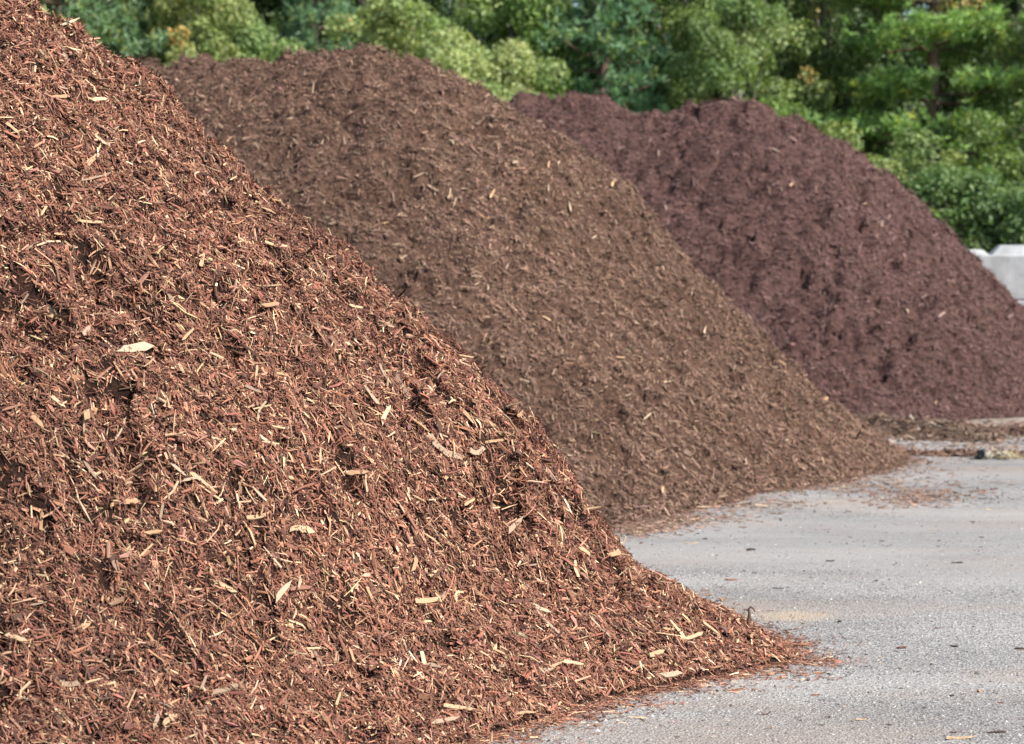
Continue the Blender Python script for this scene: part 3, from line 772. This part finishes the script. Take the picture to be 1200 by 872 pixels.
# single loose chips that can be picked out on the pavement
LOOSE = [  # u, v, length px, lean in plan (deg), slenderness, material, label
    (880, 645, 13, 30, .5, 'bark', 'dark curled bark piece alone on pavement beneath the middle pile'),
    (847, 705, 11, 10, .9, 'tanw', 'small orange-brown rounded wood lump beside the near pile slope'),
    (857, 680, 15, 8, .25, 'red', 'reddish chip with a thin tail, upslope of the rounded wood lump'),
    (973, 658, 11, 0, .35, 'bark', 'slim dark bark sliver on open pavement level with the middle pile foot'), (1122, 660, 14, 4, .25, 'bark', 'dark bark sliver far out on the pavement, a lone dash'), (912, 690, 14, -3, .16, 'bark', 'thin dark needle of bark near the reddish tailed chip'), (1027, 681, 5, 40, .6, 'bark', 'dark crumb of bark in the middle of the open pavement'),
    (884, 672, 6, 10, .5, 'bark', 'dark crumb just past the reddish tailed chip'), (1056, 760, 13, 14, .4, 'red', 'flat reddish bark chip on mid pavement, clear of both piles'), (1118, 758, 11, -40, .4, 'bark', 'dark slanted bark sliver beside the flat reddish chip'),
    (1195, 761, 13, -10, .3, 'bark', 'dark bark dash at the pavement edge level with the near pile tip'), (1099, 737, 6, 0, .4, 'bark', 'faint dark sliver above the flat reddish chip'), (984, 729, 5, 20, .7, 'bark', 'dark speck of bark off the sand spill'), (956, 815, 12, 4, .3, 'red', 'thin reddish sliver on pavement below the near pile tip'),
    (1009, 844, 15, 12, .28, 'pale', 'pale tan splinter on bare pavement below the near pile tip'), (897, 838, 13, 4, .3, 'red', 'thin reddish sliver in front of the near pile foot'),
    (960, 789, 16, 10, .25, 'pale', 'yellowish splinter lying just off the near pile tip'), (1126, 866, 40, 12, .14, 'pale', 'longest pale stick at the lower edge of the pavement'),
    (1168, 859, 26, 12, .14, 'bark', 'dark broken stick beside the long pale stick'), (1148, 811, 7, 30, .7, 'pale', 'tiny bright chip standing out on the gravelly pavement'),
    (1115, 816, 7, 20, .5, 'bark', 'small dark chip beside the tiny bright chip'), (1118, 859, 9, -8, .3, 'bark', 'dark sliver just above the long pale stick'), (1173, 824, 9, -6, .25, 'red', 'thin reddish sliver above the dark broken stick'), (807, 806, 15, 4, .35, 'red', 'red-brown bark slab at the front foot of the near pile'),
    (921, 742, 9, 0, .45, 'red', 'small red-brown block just behind the near pile tip'), (952, 753, 9, -4, .3, 'red', 'thin reddish sliver touching the near pile tip'), (1043, 850, 5, 30, .6, 'bark', 'dark speck on pavement close to the lower edge'),
    (810, 637, 16, 8, .2, 'tanw', 'tan sliver on smooth pavement between the near and middle piles'), (826, 632, 6, 0, .5, 'bark', 'dark speck beside the tan sliver between the piles'), (1165, 574, 9, 4, .4, 'bark', 'small dark chip past the flat scatter of brown chips'), (1090, 542, 8, 0, .5, 'bark', 'dark chip at the tail of the middle pile'),
    (1150, 630, 7, 10, .4, 'bark', 'small dark chip between the brown scatter and the open pavement'), (1094, 622, 8, 5, .3, 'tanw', 'tan sliver on pavement under the flat chip scatter'), (1140, 612, 6, 0, .4, 'bark', 'dark speck just below the flat chip scatter edge'), (700, 851, 8, 5, .5, 'red', 'reddish chip just off the foot of the near pile'), (685, 838, 12, 40, .5, 'tanw', 'round tan chip off the foot of the near pile'),
]
for i, (u, v, lp, ang, wide, key, lab) in enumerate(LOOSE):
    x, y, _ = gnd(u, v)
    L = lp / F * y * 0.9
    me = PROTO[key][i % 8]
    a = math.radians(ang)
    t = np.array([math.cos(a), math.sin(a), 0]); b = np.array([-math.sin(a), math.cos(a), 0]); n = np.array([0, 0, 1.0])
    sz = L * max(0.9, wide / 0.2)
    o = put_chip('bark_chip' if key in ('bark', 'red') else 'wood_chip', me, None, (x, y, 0.028 * sz + 0.001), t, b, n, L, L * wide / 0.2, sz)
    zmin = min((o.matrix_world @ vv.co).z for vv in me.vertices)
    o.location.z -= zmin - 0.0005
    tag(o, lab or 'small dark bark sliver lying loose on the open pavement', 'wood chip', 'loose chips on the pavement')

# bent twig standing up out of the toe of the near pile
def tube_mesh(name, pts, radii, sides=6, C=None):
    pts = np.array(pts, float); V = []; Fq = []
    n = len(pts)
    for k in range(n):
        d = pts[min(k + 1, n - 1)] - pts[max(k - 1, 0)]; d /= np.linalg.norm(d) + 1e-9
        a = np.cross(d, (0.31, 0.2, 0.93) if abs(d[2]) < 0.9 else (1, 0.1, 0)); a /= np.linalg.norm(a); b = np.cross(d, a)
        for j in range(sides):
            th = 2 * math.pi * j / sides
            V.append(pts[k] + radii[k] * (a * math.cos(th) + b * math.sin(th)))
    for k in range(n - 1):
        for j in range(sides):
            Fq.append((k * sides + j, k * sides + (j + 1) % sides, (k + 1) * sides + (j + 1) % sides, (k + 1) * sides + j))
    return np.array(V), np.array(Fq)

def join(parts):
    Vs, Fs, o = [], [], 0
    for V, Fq in parts: Vs.append(V); Fs.append(Fq + o); o += len(V)
    return np.concatenate(Vs), np.concatenate(Fs)

for tv_ in range(736, 790, 2):
    q = PILE1.hit(877, tv_)
    if q and PILE1.h(np.array([q[0]]), np.array([q[1]]))[0] > 0.03 and q[1] < 10: break
x, y = q
z = PILE1.h(np.array([x]), np.array([y]))[0]
s = y / F
tw = join([tube_mesh('', [(0, 0, -0.03), (0, 0, 6 * s), (1 * s, 0, 12 * s), (0.5 * s, 0, 18 * s), (2.5 * s, 0, 20 * s), (5 * s, -.003, 17.5 * s), (6 * s, -.003, 15 * s)], [2.0 * s, 1.9 * s, 1.4 * s, 1.2 * s, 1 * s, .9 * s, .5 * s]),
           tube_mesh('', [(0.8 * s, 0, 17 * s), (-2 * s, 0, 16.6 * s), (-4.5 * s, 0, 17 * s)], [.8 * s, .7 * s, .4 * s]), tube_mesh('', [(0, 0, 2 * s), (2.5 * s, 0, 7 * s), (1.2 * s, 0, 11 * s)], [1.2 * s, 1.1 * s, .8 * s])])
o = obj('bent_twig', mesh_np('bent_twig', tw[0], tw[1], None, True), M['bark'])
o.location = (x, y, z)
o.scale = (1.25, 1.25, 1.25)
tag(o, 'dark hooked twig standing upright in the near pile toe', 'twig')

# pale rubble clump with black plastic on the pavement
def lump(cx, cy, cz, r, seed, sq=0.8):
    rr = np.random.default_rng(seed)
    V = []; Fq = []
    nu, nv = 8, 5
    for j in range(nv + 1):
        ph = math.pi * j / nv
        for i in range(nu):
            th = 2 * math.pi * i / nu
            q = r * rr.uniform(0.72, 1.15) if 0 < j < nv else r * 0.9
            V.append((cx + q * math.sin(ph) * math.cos(th), cy + q * math.sin(ph) * math.sin(th), cz + sq * q * math.cos(ph)))
    for j in range(nv):
        for i in range(nu):
            Fq.append((j * nu + i, (j + 1) * nu + i, (j + 1) * nu + (i + 1) % nu, j * nu + (i + 1) % nu))
    return np.array(V), np.array(Fq)
gx, gy, _ = gnd(1167, 538)
k = gy / F
deb = tag(empty('rubble_clump', (gx, gy, 0)), 'clump of pale rubble, dry straw and black plastic scrap on the pavement', 'debris')
for i, (du, dv, r) in enumerate([(-13, 7, 6), (-9, 3.5, 4.5), (-5.5, 5, 4.5), (-15, 4, 4), (1, 8.5, 4), (4, 6, 3.6), (7.5, 10, 4), (11, 9, 3.4), (6, 4, 3.8), (14, 6.5, 4.5), (-10, 11, 3.6)]):
    V, Fq = lump(0, 0, 0, r * k, 50 + i)
    o = obj('stone', mesh_np('stone', V, Fq, None, False), M['rubble'], deb); o.location = (du * k, ((i % 3) - 1) * 0.03 - .02, max(dv * k - 0.01, r * k * 0.55))
deb.scale = (0.9, 0.9, 0.85)
# black sheet scrap folded round the left end
S = np.linspace(0, 1, 12); Q = np.linspace(0, 1, 7)
V = np.array([((-21 + 3 * math.sin(3 * q) - 3 * s_) * k + 0.02 * math.sin(9 * s_ + 4 * q), (q - 0.5) * 0.16, (1.0 + 14 * (1 - s_) ** 1.5 * (0.6 + 0.4 * math.sin(2.6 * q + 0.4))) * k + 0.008 * math.sin(14 * s_ + 7 * q)) for s_ in S for q in Q])
V[:, 2] = np.maximum(V[:, 2], 0.004)
i = np.arange(11 * 7).reshape(11, 7)[:, :-1].ravel()
o = obj('plastic_sheet', mesh_np('plastic_sheet', V, np.stack([i, i + 1, i + 8, i + 7], 1), None, True), M['black'], deb)
md = o.modifiers.new('t', 'SOLIDIFY'); md.thickness = 0.012
tv = tube_mesh('', [(-20 * k, -0.03, 4 * k), (-25 * k, -0.05, 2.2 * k), (-31 * k, -0.05, 0.8 * k), (-36 * k, -0.04, 0.8 * k)], [2.0 * k, 1.6 * k, 1.1 * k, .6 * k])
obj('plastic_tail', mesh_np('plastic_tail', tv[0], tv[1], None, True), M['black'], deb)
st = []
for q in range(110):
    bx = random.gauss(12, 9) * k; by = random.gauss(0, 0.05); bz = abs(random.gauss(5, 2.5)) * k
    a = random.gauss(-0.5, 0.7); l = random.uniform(6, 13) * k
    st.append(tube_mesh('', [(bx - l / 2 * math.cos(a), by, max(bz + l / 2 * math.sin(-a), .004)), (bx + l / 2 * math.cos(a), by + random.gauss(0, .03), max(bz - l / 2 * math.sin(-a), 0.004))], [.5 * k, .35 * k], 3))
sv = join(st)
o = obj('dry_straw', mesh_np('dry_straw', sv[0], sv[1]), M['straw'], deb); o['kind'] = 'stuff'

# ------------------------------------------------------------------ concrete block wall
def box_bev(sx, sy, sz, ch, top_in=0.0, top_in_y=None):
    """a box with chamfered edges; top_in narrows the top (a cast key)"""
    import bmesh
    bm = bmesh.new()
    bmesh.ops.create_cube(bm, size=1.0)
    for v in bm.verts:
        v.co = Vector((v.co.x * sx, v.co.y * sy, (v.co.z + 0.5) * sz))
        if v.co.z > sz * 0.5:
            v.co.x -= math.copysign(top_in, v.co.x); v.co.y -= math.copysign(top_in if top_in_y is None else top_in_y, v.co.y)
    if ch: bmesh.ops.bevel(bm, geom=bm.edges[:], offset=ch, segments=1, affect='EDGES')
    me = bpy.data.meshes.new('concrete'); bm.to_mesh(me); bm.free()
    return me
BL, BH, BD = 1.80, 0.606, 0.60
body_me = box_bev(BL - 0.012, BD, BH - 0.006, 0.018); body_me.materials.append(M['concrete'])
key_me = box_bev(0.64, 0.34, 0.072, 0.006, 0.075); key_me.materials.append(M['concrete'])
key2_me = box_bev(0.86, 0.34, 0.14, 0.006, 0.14, 0.08); key2_me.materials.append(M['concrete'])
hook_me_v = tube_mesh('', [(-0.05, 0, -0.02), (-0.045, 0, 0.03), (0, 0, 0.05), (0.045, 0, 0.03), (0.05, 0, -0.02)], [0.008] * 5)
def block(cx, cy, z, label, keys, km):
    r = tag(empty('concrete_block', (cx, cy, z)), label, 'concrete block', 'concrete blocks of the bay wall')
    obj('block_body', body_me, None, r)
    for kx in keys:
        o = obj('interlock_key', km, None, r); o.location = (kx, 0, BH - 0.006)
    for sx in (-0.55, 0.55): pass
    return r
WY = 28.2 + BD / 2
X0 = 5.62
block(X0 + BL / 2, WY, 2 * BH, 'top concrete block with a flat key beside the farthest pile', [6.02 - X0 - BL / 2, 6.02 - X0 - BL / 2 - 0.001 - 0.0] [:1], key_me)
block(X0 + BL / 2 - 1.88 + 1.0 + BL / 2 + 0.001, WY, BH, 'middle course concrete block half buried by the farthest pile', [], key_me)
block(X0 + BL / 2 - 1.88 + 1.0 - BL / 2, WY, BH, 'middle course concrete block mostly behind the farthest pile', [], key_me)
block(X0 + BL / 2 + 0.2, WY, 0, 'bottom concrete block carrying the wall at the pile side', [], key_me)
block(7.05, WY + 0.78, 2 * BH, 'rear concrete block with a tall sloped key showing over the wall', [6.90 - 7.05 + 0.08], key2_me)
block(7.05, WY + 0.78, BH, 'rear middle concrete block behind the bay wall', [], key2_me)
block(7.05, WY + 0.78, 0, 'rear bottom concrete block behind the bay wall', [], key2_me)

# ------------------------------------------------------------------ trees
def leaf_mesh(name, pos, nrm, size, C, aspect=0.62):
    N = len(pos)
    up = rng.normal(0, 1, (N, 3)); t = up - nrm * (up * nrm).sum(1, keepdims=True); t /= np.linalg.norm(t, axis=1, keepdims=True) + 1e-9
    b = np.cross(nrm, t)
    V = np.zeros((N, 4, 3)); s = size[:, None]
    V[:, 0] = pos - t * s * 0.5; V[:, 2] = pos + t * s * 0.5
    V[:, 1] = pos - b * s * aspect * 0.5 + nrm * s * 0.10; V[:, 3] = pos + b * s * aspect * 0.5 + nrm * s * 0.10
    base = (np.arange(N) * 4)[:, None]
    fs = np.concatenate([base + np.array([[0, 1, 2]]), base + np.array([[0, 2, 3]])])
    return mesh_np(name, V.reshape(-1, 3), fs, np.repeat(C, 4, 0))

def broadleaf(seed, H, zb, R, nclump, nleaf, leaf, cats, shape=1.0):
    """returns (trunk mesh, crown mesh): clumps spread through an uneven crown volume, limbs running to them"""
    r = np.random.default_rng(seed)
    cl = []
    zc = (H + zb) / 2; hz = (H - zb) / 2
    while len(cl) < nclump:
        d = r.normal(0, 1, 3); d /= np.linalg.norm(d)
        q = r.uniform(0.35, 1.0) ** 0.5
        lob = 0.78 + 0.34 * math.sin(3 * math.atan2(d[1], d[0]) + seed) * (0.5 + 0.5 * d[2]) + r.uniform(-0.12, 0.16)
        wid = (1 - 0.35 * max(d[2], 0) ** 2) if shape else 1
        cl.append((d[0] * R * q * lob * wid, d[1] * R * q * lob * wid, zc + d[2] * hz * q * (0.9 + 0.1 * lob)))
    cl = np.array(cl)
    cr = r.uniform(0.30, 0.62, nclump) * (R / 2.6) ** 0.5
    which = r.choice(nclump, nleaf, p=cr ** 2 / (cr ** 2).sum())
    d = r.normal(0, 1, (nleaf, 3)); d /= np.linalg.norm(d, axis=1, keepdims=True)
    rad = r.uniform(0, 1, nleaf) ** 0.45
    pos = cl[which] + d * (cr[which] * rad)[:, None] * np.array([1.15, 1.15, 0.8])
    pos[:, 2] -= 0.10 * rad ** 2
    nrm = d * 0.6 + np.array([0.12, -0.12, 0.6]) + r.normal(0, 0.5, (nleaf, 3)); nrm /= np.linalg.norm(nrm, axis=1, keepdims=True)
    size = leaf * np.exp(r.normal(0, 0.25, nleaf))
    w = np.array([c[0] for c in cats]); cc = np.array([c[1] for c in cats])
    ci = r.choice(len(cats), nclump, p=w / w.sum()); li = np.where(r.random(nleaf) < 0.65, ci[which], r.choice(len(cats), nleaf, p=w / w.sum()))
    C = cc[li] * np.exp(r.normal(0, 0.22, nleaf))[:, None]
    crown = leaf_mesh('crown', pos, nrm, size, C)
    parts = [tube_mesh('', [(0, 0, -0.1), (0.05, 0.03, H * 0.25), (-0.05, 0.06, H * 0.5), (0.0, 0.0, H * 0.86)], [0.035 * H * 0.5, 0.026 * H * 0.5, 0.018 * H * 0.5, 0.02], 7)]
    for c in cl[r.permutation(nclump)[:min(nclump, 34)]]:
        z0 = max(zb * 0.6, c[2] * r.uniform(0.45, 0.75)); mid = np.array([c[0] * 0.45, c[1] * 0.45, z0 + (c[2] - z0) * 0.6])
        parts.append(tube_mesh('', [(0, 0, z0), mid, c, c + (c - mid) * 0.22], [0.045, 0.028, 0.014, 0.006], 4))
    V, Fq = join(parts)
    return mesh_np('trunk', V, Fq, None, True), crown

def pine(seed, H, zb, R, nb, tufts, nl, cats, whorl=5):
    """layered boughs carrying tufts of needles"""
    r = np.random.default_rng(seed)
    parts = [tube_mesh('', [(0, 0, -0.1), (0.06, 0, H * 0.33), (-0.04, 0.05, H * 0.66), (0, 0, H * 0.98)], [0.17, 0.14, 0.10, 0.02], 7)]
    tp, td = [], []
    for k in range(nb):
        f = (k // whorl * whorl + r.uniform(-0.5, 0.9)) / nb; f = max(f, 0.0); z = zb + (H - zb) * f * 0.97
        a = k * 2.4 + r.uniform(-0.5, 0.5); l = R * (1 - 0.75 * f ** 1.3) * r.uniform(0.65, 1.1)
        e = np.array([math.cos(a), math.sin(a), 0]); tipz = z + l * r.uniform(-0.05, 0.28)
        p0 = np.array([0, 0, z]); p2 = e * l + np.array([0, 0, tipz]); p1_ = (p0 + p2) / 2 + np.array([0, 0, -0.06 * l])
        parts.append(tube_mesh('', [p0, p1_, p2], [0.045, 0.028, 0.010], 4))
        m = max(8, int(tufts / nb * (l / R) * 1.6))
        s = r.uniform(0.30, 1.05, m) ** 0.8
        side = np.cross(e, (0, 0, 1))
        P = p0 + (p2 - p0)[None] * s[:, None] + side[None] * (r.normal(0, 0.30, m) * l * (0.35 + 0.65 * s))[:, None] + np.array([0, 0, 1.0])[None] * (r.normal(0.06, 0.11, m))[:, None]
        tp.append(P); td.append(e[None] * 0.5 + r.normal(0, 0.45, (m, 3)) + np.array([0, 0, 0.55]))
    tp = np.concatenate(tp); td = np.concatenate(td); td /= np.linalg.norm(td, axis=1, keepdims=True)
    m = len(tp); N = m * nl
    P = np.repeat(tp, nl, 0); D = np.repeat(td, nl, 0) * 0.55 + r.normal(0, 0.55, (N, 3)); D /= np.linalg.norm(D, axis=1, keepdims=True)
    L = r.uniform(0.13, 0.24, N)[:, None]
    sd = np.cross(D, r.normal(0, 1, (N, 3))); sd /= np.linalg.norm(sd, axis=1, keepdims=True)
    V = np.stack([P - sd * 0.017, P + sd * 0.017, P + D * L * 0.7 + sd * 0.02, P + D * L], 1)
    base = (np.arange(N) * 4)[:, None]
    fs = np.concatenate([base + np.array([[0, 1, 2]]), base + np.array([[0, 2, 3]])])
    w = np.array([c[0] for c in cats]); cc = np.array([c[1] for c in cats])
    C = cc[np.repeat(r.choice(len(cats), m, p=w / w.sum()), nl)] * np.exp(r.normal(0, 0.2, N))[:, None]
    V2, Fq = join(parts)
    return mesh_np('trunk', V2, Fq, None, True), mesh_np('crown', V.reshape(-1, 3), fs, np.repeat(C, 4, 0))

GRN = [(0.52, (0.085, 0.120, 0.042)), (0.3, (0.056, 0.088, 0.034)), (0.175, (0.145, 0.165, 0.065)), (0.005, (0.19, 0.14, 0.055))]
YEL = [(0.5, (0.128, 0.160, 0.064)), (0.32, (0.092, 0.132, 0.052)), (0.16, (0.165, 0.185, 0.085)), (0.02, (0.22, 0.15, 0.06))]
PIN = [(0.6, (0.075, 0.118, 0.064)), (0.3, (0.052, 0.088, 0.048)), (0.1, (0.13, 0.15, 0.06))]
TREE = {
    'green_a': broadleaf(1, 11.5, 1.2, 3.0, 120, 36000, 0.115, GRN),
    'green_b': broadleaf(2, 10.5, 0.8, 2.7, 105, 34000, 0.108, GRN),
    'yellow_a': broadleaf(3, 9.5, 0.6, 2.6, 105, 34000, 0.108, YEL),
    'yellow_b': broadleaf(4, 6.4, 0.4, 2.0, 80, 27000, 0.098, YEL),
    'shrub_a': broadleaf(5, 4.3, 0.15, 1.8, 70, 21000, 0.09, GRN),
    'shrub_b': broadleaf(6, 3.4, 0.1, 1.6, 55, 16000, 0.088, GRN),
    'pine_a': pine(7, 12.5, 0.9, 3.1, 50, 5200, 12, PIN),
    'pine_b': pine(8, 10.5, 0.7, 2.5, 96, 5000, 10, PIN, 1),
}
for k, (t, c) in TREE.items():
    t.materials.append(M['pinebark' if 'pine' in k else 'trunk']); c.materials.append(M['leaf'])
NAMES = {'green': 'broadleaf_tree', 'yellow': 'broadleaf_tree', 'shrub': 'shrub', 'pine': 'pine_tree'}
def tree(kind, u, d, scale, rz, tint, label, group=None):
    nm = NAMES[kind.split('_')[0]]
    r = tag(empty(nm, ((u - 600) * d / F, d, 0), math.radians(rz)), label, {'broadleaf_tree': 'tree', 'pine_tree': 'pine tree', 'shrub': 'shrub'}[nm], group)
    r.scale = (scale[0], scale[0], scale[1]) if isinstance(scale, tuple) else (scale,) * 3
    t, c = TREE[kind]
    obj('trunk', t, None, r)
    o = obj('crown', c, None, r); o.color = (*[(2.1 if 'yellow' in kind else 2.05) * q for q in tint], 1.0)
    return r
G1 = 'front row of trees behind the piles'
tree('pine_b', 135, 47, (0.85, 1.1), 220, (1.4, 1.35, 1.35), 'blue-green pine filling the dip between near and middle piles', G1)
tree('pine_b', 85, 46, (1.05, 1.1), 20, (1.45, 1.40, 1.40), 'soft blue-green pine directly above the near pile slope', G1)
tree('yellow_a', 232, 46.5, (0.75, 1.05), 40, (0.95, 0.93, 0.8), 'olive broadleaf tree with orange tinges between two pines', G1)
tree('pine_b', 372, 49, (0.75, 0.95), 80, (1.15, 1.2, 1.25), 'small blue-green pine over the middle pile crest', G1)
tree('yellow_b', 292, 47, (0.95, 1.15), 10, (0.85, 0.92, 0.85), 'low olive tree rising from behind the middle pile beside the small pine', G1)
tree('yellow_b', 455, 45, (1.15, 1.18), 120, (1.25, 1.14, 1.15), 'bright pale yellow-green tree against the middle pile crest', G1)
tree('yellow_b', 530, 44, (1.0, 1.05), 300, (1.25, 1.15, 1.15), 'yellow-green tree low on the far slope of the middle pile', G1)
tree('yellow_a', 600, 49.5, (0.95, 1.1), 200, (0.95, 1.05, 0.85), 'tall bright yellow-green tree above the middle pile shoulder', G1)
tree('yellow_b', 598, 44.5, (0.95, 1.02), 260, (1.25, 1.12, 1.15), 'small pale yellow-green tree against the middle pile shoulder', G1)
tree('pine_b', 708, 48, (0.95, 1.05), 150, (1.0, 1.12, 1.12), 'dense blue-green pine over the farthest pile notch', G1)
tree('yellow_b', 690, 44.5, (0.7, 0.82), 33, (0.95, 0.98, 0.7), 'rounded yellow-green bush at the pine foot behind the farthest pile', G1)
tree('yellow_b', 648, 47.5, (0.75, 1.0), 60, (0.95, 1.05, 0.8), 'green-yellow tree filling the space before the dense pine', G1)
tree('green_a', 878, 49, (0.8, 1.0), 70, (1.1, 1.05, 1.0), 'tall green tree with yellowish sprays over the farthest pile crest', G1)
tree('yellow_b', 868, 44.5, (0.85, 0.80), 200, (0.75, 0.92, 0.75), 'bright leafy bush peeping over the farthest pile crest', G1)
tree('yellow_a', 862, 46.5, (0.7, 0.95), 150, (0.75, 0.82, 0.75), 'yellow-tipped tree tucked behind the tall green tree', G1)
tree('green_b', 965, 50, (0.8, 1.05), 310, (0.75, 0.8, 0.75), 'green tree between the farthest pile crest and the layered pine', G1)
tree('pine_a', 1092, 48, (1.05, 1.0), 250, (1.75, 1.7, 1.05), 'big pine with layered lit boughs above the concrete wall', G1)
tree('shrub_a', 1045, 43, (1.05, 1.05), 300, (0.95, 0.95, 0.95), 'leafy shrub touching the farthest pile slope', G1)
tree('shrub_b', 1110, 41, (1.0, 1.1), 90, (0.72, 0.82, 0.85), 'dark glossy shrub behind the flat block key', G1)
tree('shrub_a', 1165, 44, (0.95, 1.15), 170, (0.95, 0.95, 0.8), 'tall yellow-tipped shrub under the layered pine', G1)
tree('shrub_b', 1200, 40.5, (0.9, 0.95), 20, (0.6, 0.72, 0.72), 'shaded shrub behind the tall sloped block key', G1)  # dim tint paints the shade into its leaves
tree('shrub_a', 985, 44, (1.0, 1.1), 210, (1.35, 1.2, 1.1), 'pale olive shrub over the farthest pile shoulder', G1)
tree('shrub_a', 925, 45.5, (0.9, 1.25), 110, (1.05, 1.1, 0.9), 'green bush on the shoulder of the farthest pile crest', G1)
tree('yellow_b', 795, 54, (0.9, 1.2), 200, (0.5, 0.65, 0.55), 'shaded tree in the dark gap past the dense pine', G1)  # the gap's shade is put into the leaf colour by this low tint
tree('green_b', 1250, 47, (1.0, 1.0), 30, (1.0, 1.0, 0.9), 'green tree at the edge beyond the layered pine', G1)
BACK = [(70, 53, 'green_b', 'the near pile peak'), (120, 54, 'green_a', 'the soft pine crown'), (20, 56, 'green_a', 'the near pile upper slope'), (150, 58, 'green_b', 'the soft blue-green pine'), (195, 55, 'green_a', 'the gap beside the soft pine'), (300, 57, 'green_a', 'the low olive tree'),
        (345, 54, 'green_b', 'the small blue-green pine'), (425, 54, 'green_b', 'the gap past the small pine'), (480, 57, 'green_a', 'the pale yellow-green tree'), (540, 56, 'green_a', 'the tall bright yellow-green tree'), (650, 58, 'green_b', 'the green-yellow tree'), (765, 57, 'green_a', 'the dense pine'),
        (800, 53, 'green_b', 'the farthest pile notch'), (850, 60, 'green_a', 'the yellow-tipped tree'), (950, 58, 'green_a', 'the tall green tree'), (1030, 56, 'green_b', 'the layered pine trunk'), (1130, 59, 'green_a', 'the layered pine boughs'), (1200, 56, 'green_b', 'the tall yellow-tipped shrub'), (1290, 58, 'green_a', 'the edge of the wood'),
        (90, 64, 'green_a', None), (360, 62, 'green_a', None), (430, 64, 'green_a', None), (580, 64, 'green_a', None), (720, 65, 'green_a', None), (900, 66, 'green_a', None), (1080, 65, 'green_a', None), (1230, 64, 'green_a', None)]
for i, (u, d, kind, where) in enumerate(BACK):
    tree(kind, u, d, (1.1, 1.2), 47 * i, (0.42, 0.50, 0.46), 'dark shaded tree deep in the wood behind ' + where if where else 'dark tree in the rearmost row of the wood', 'dark trees deep in the wood')  # low tint darkens the crowns, deep-wood shade painted into leaf colour
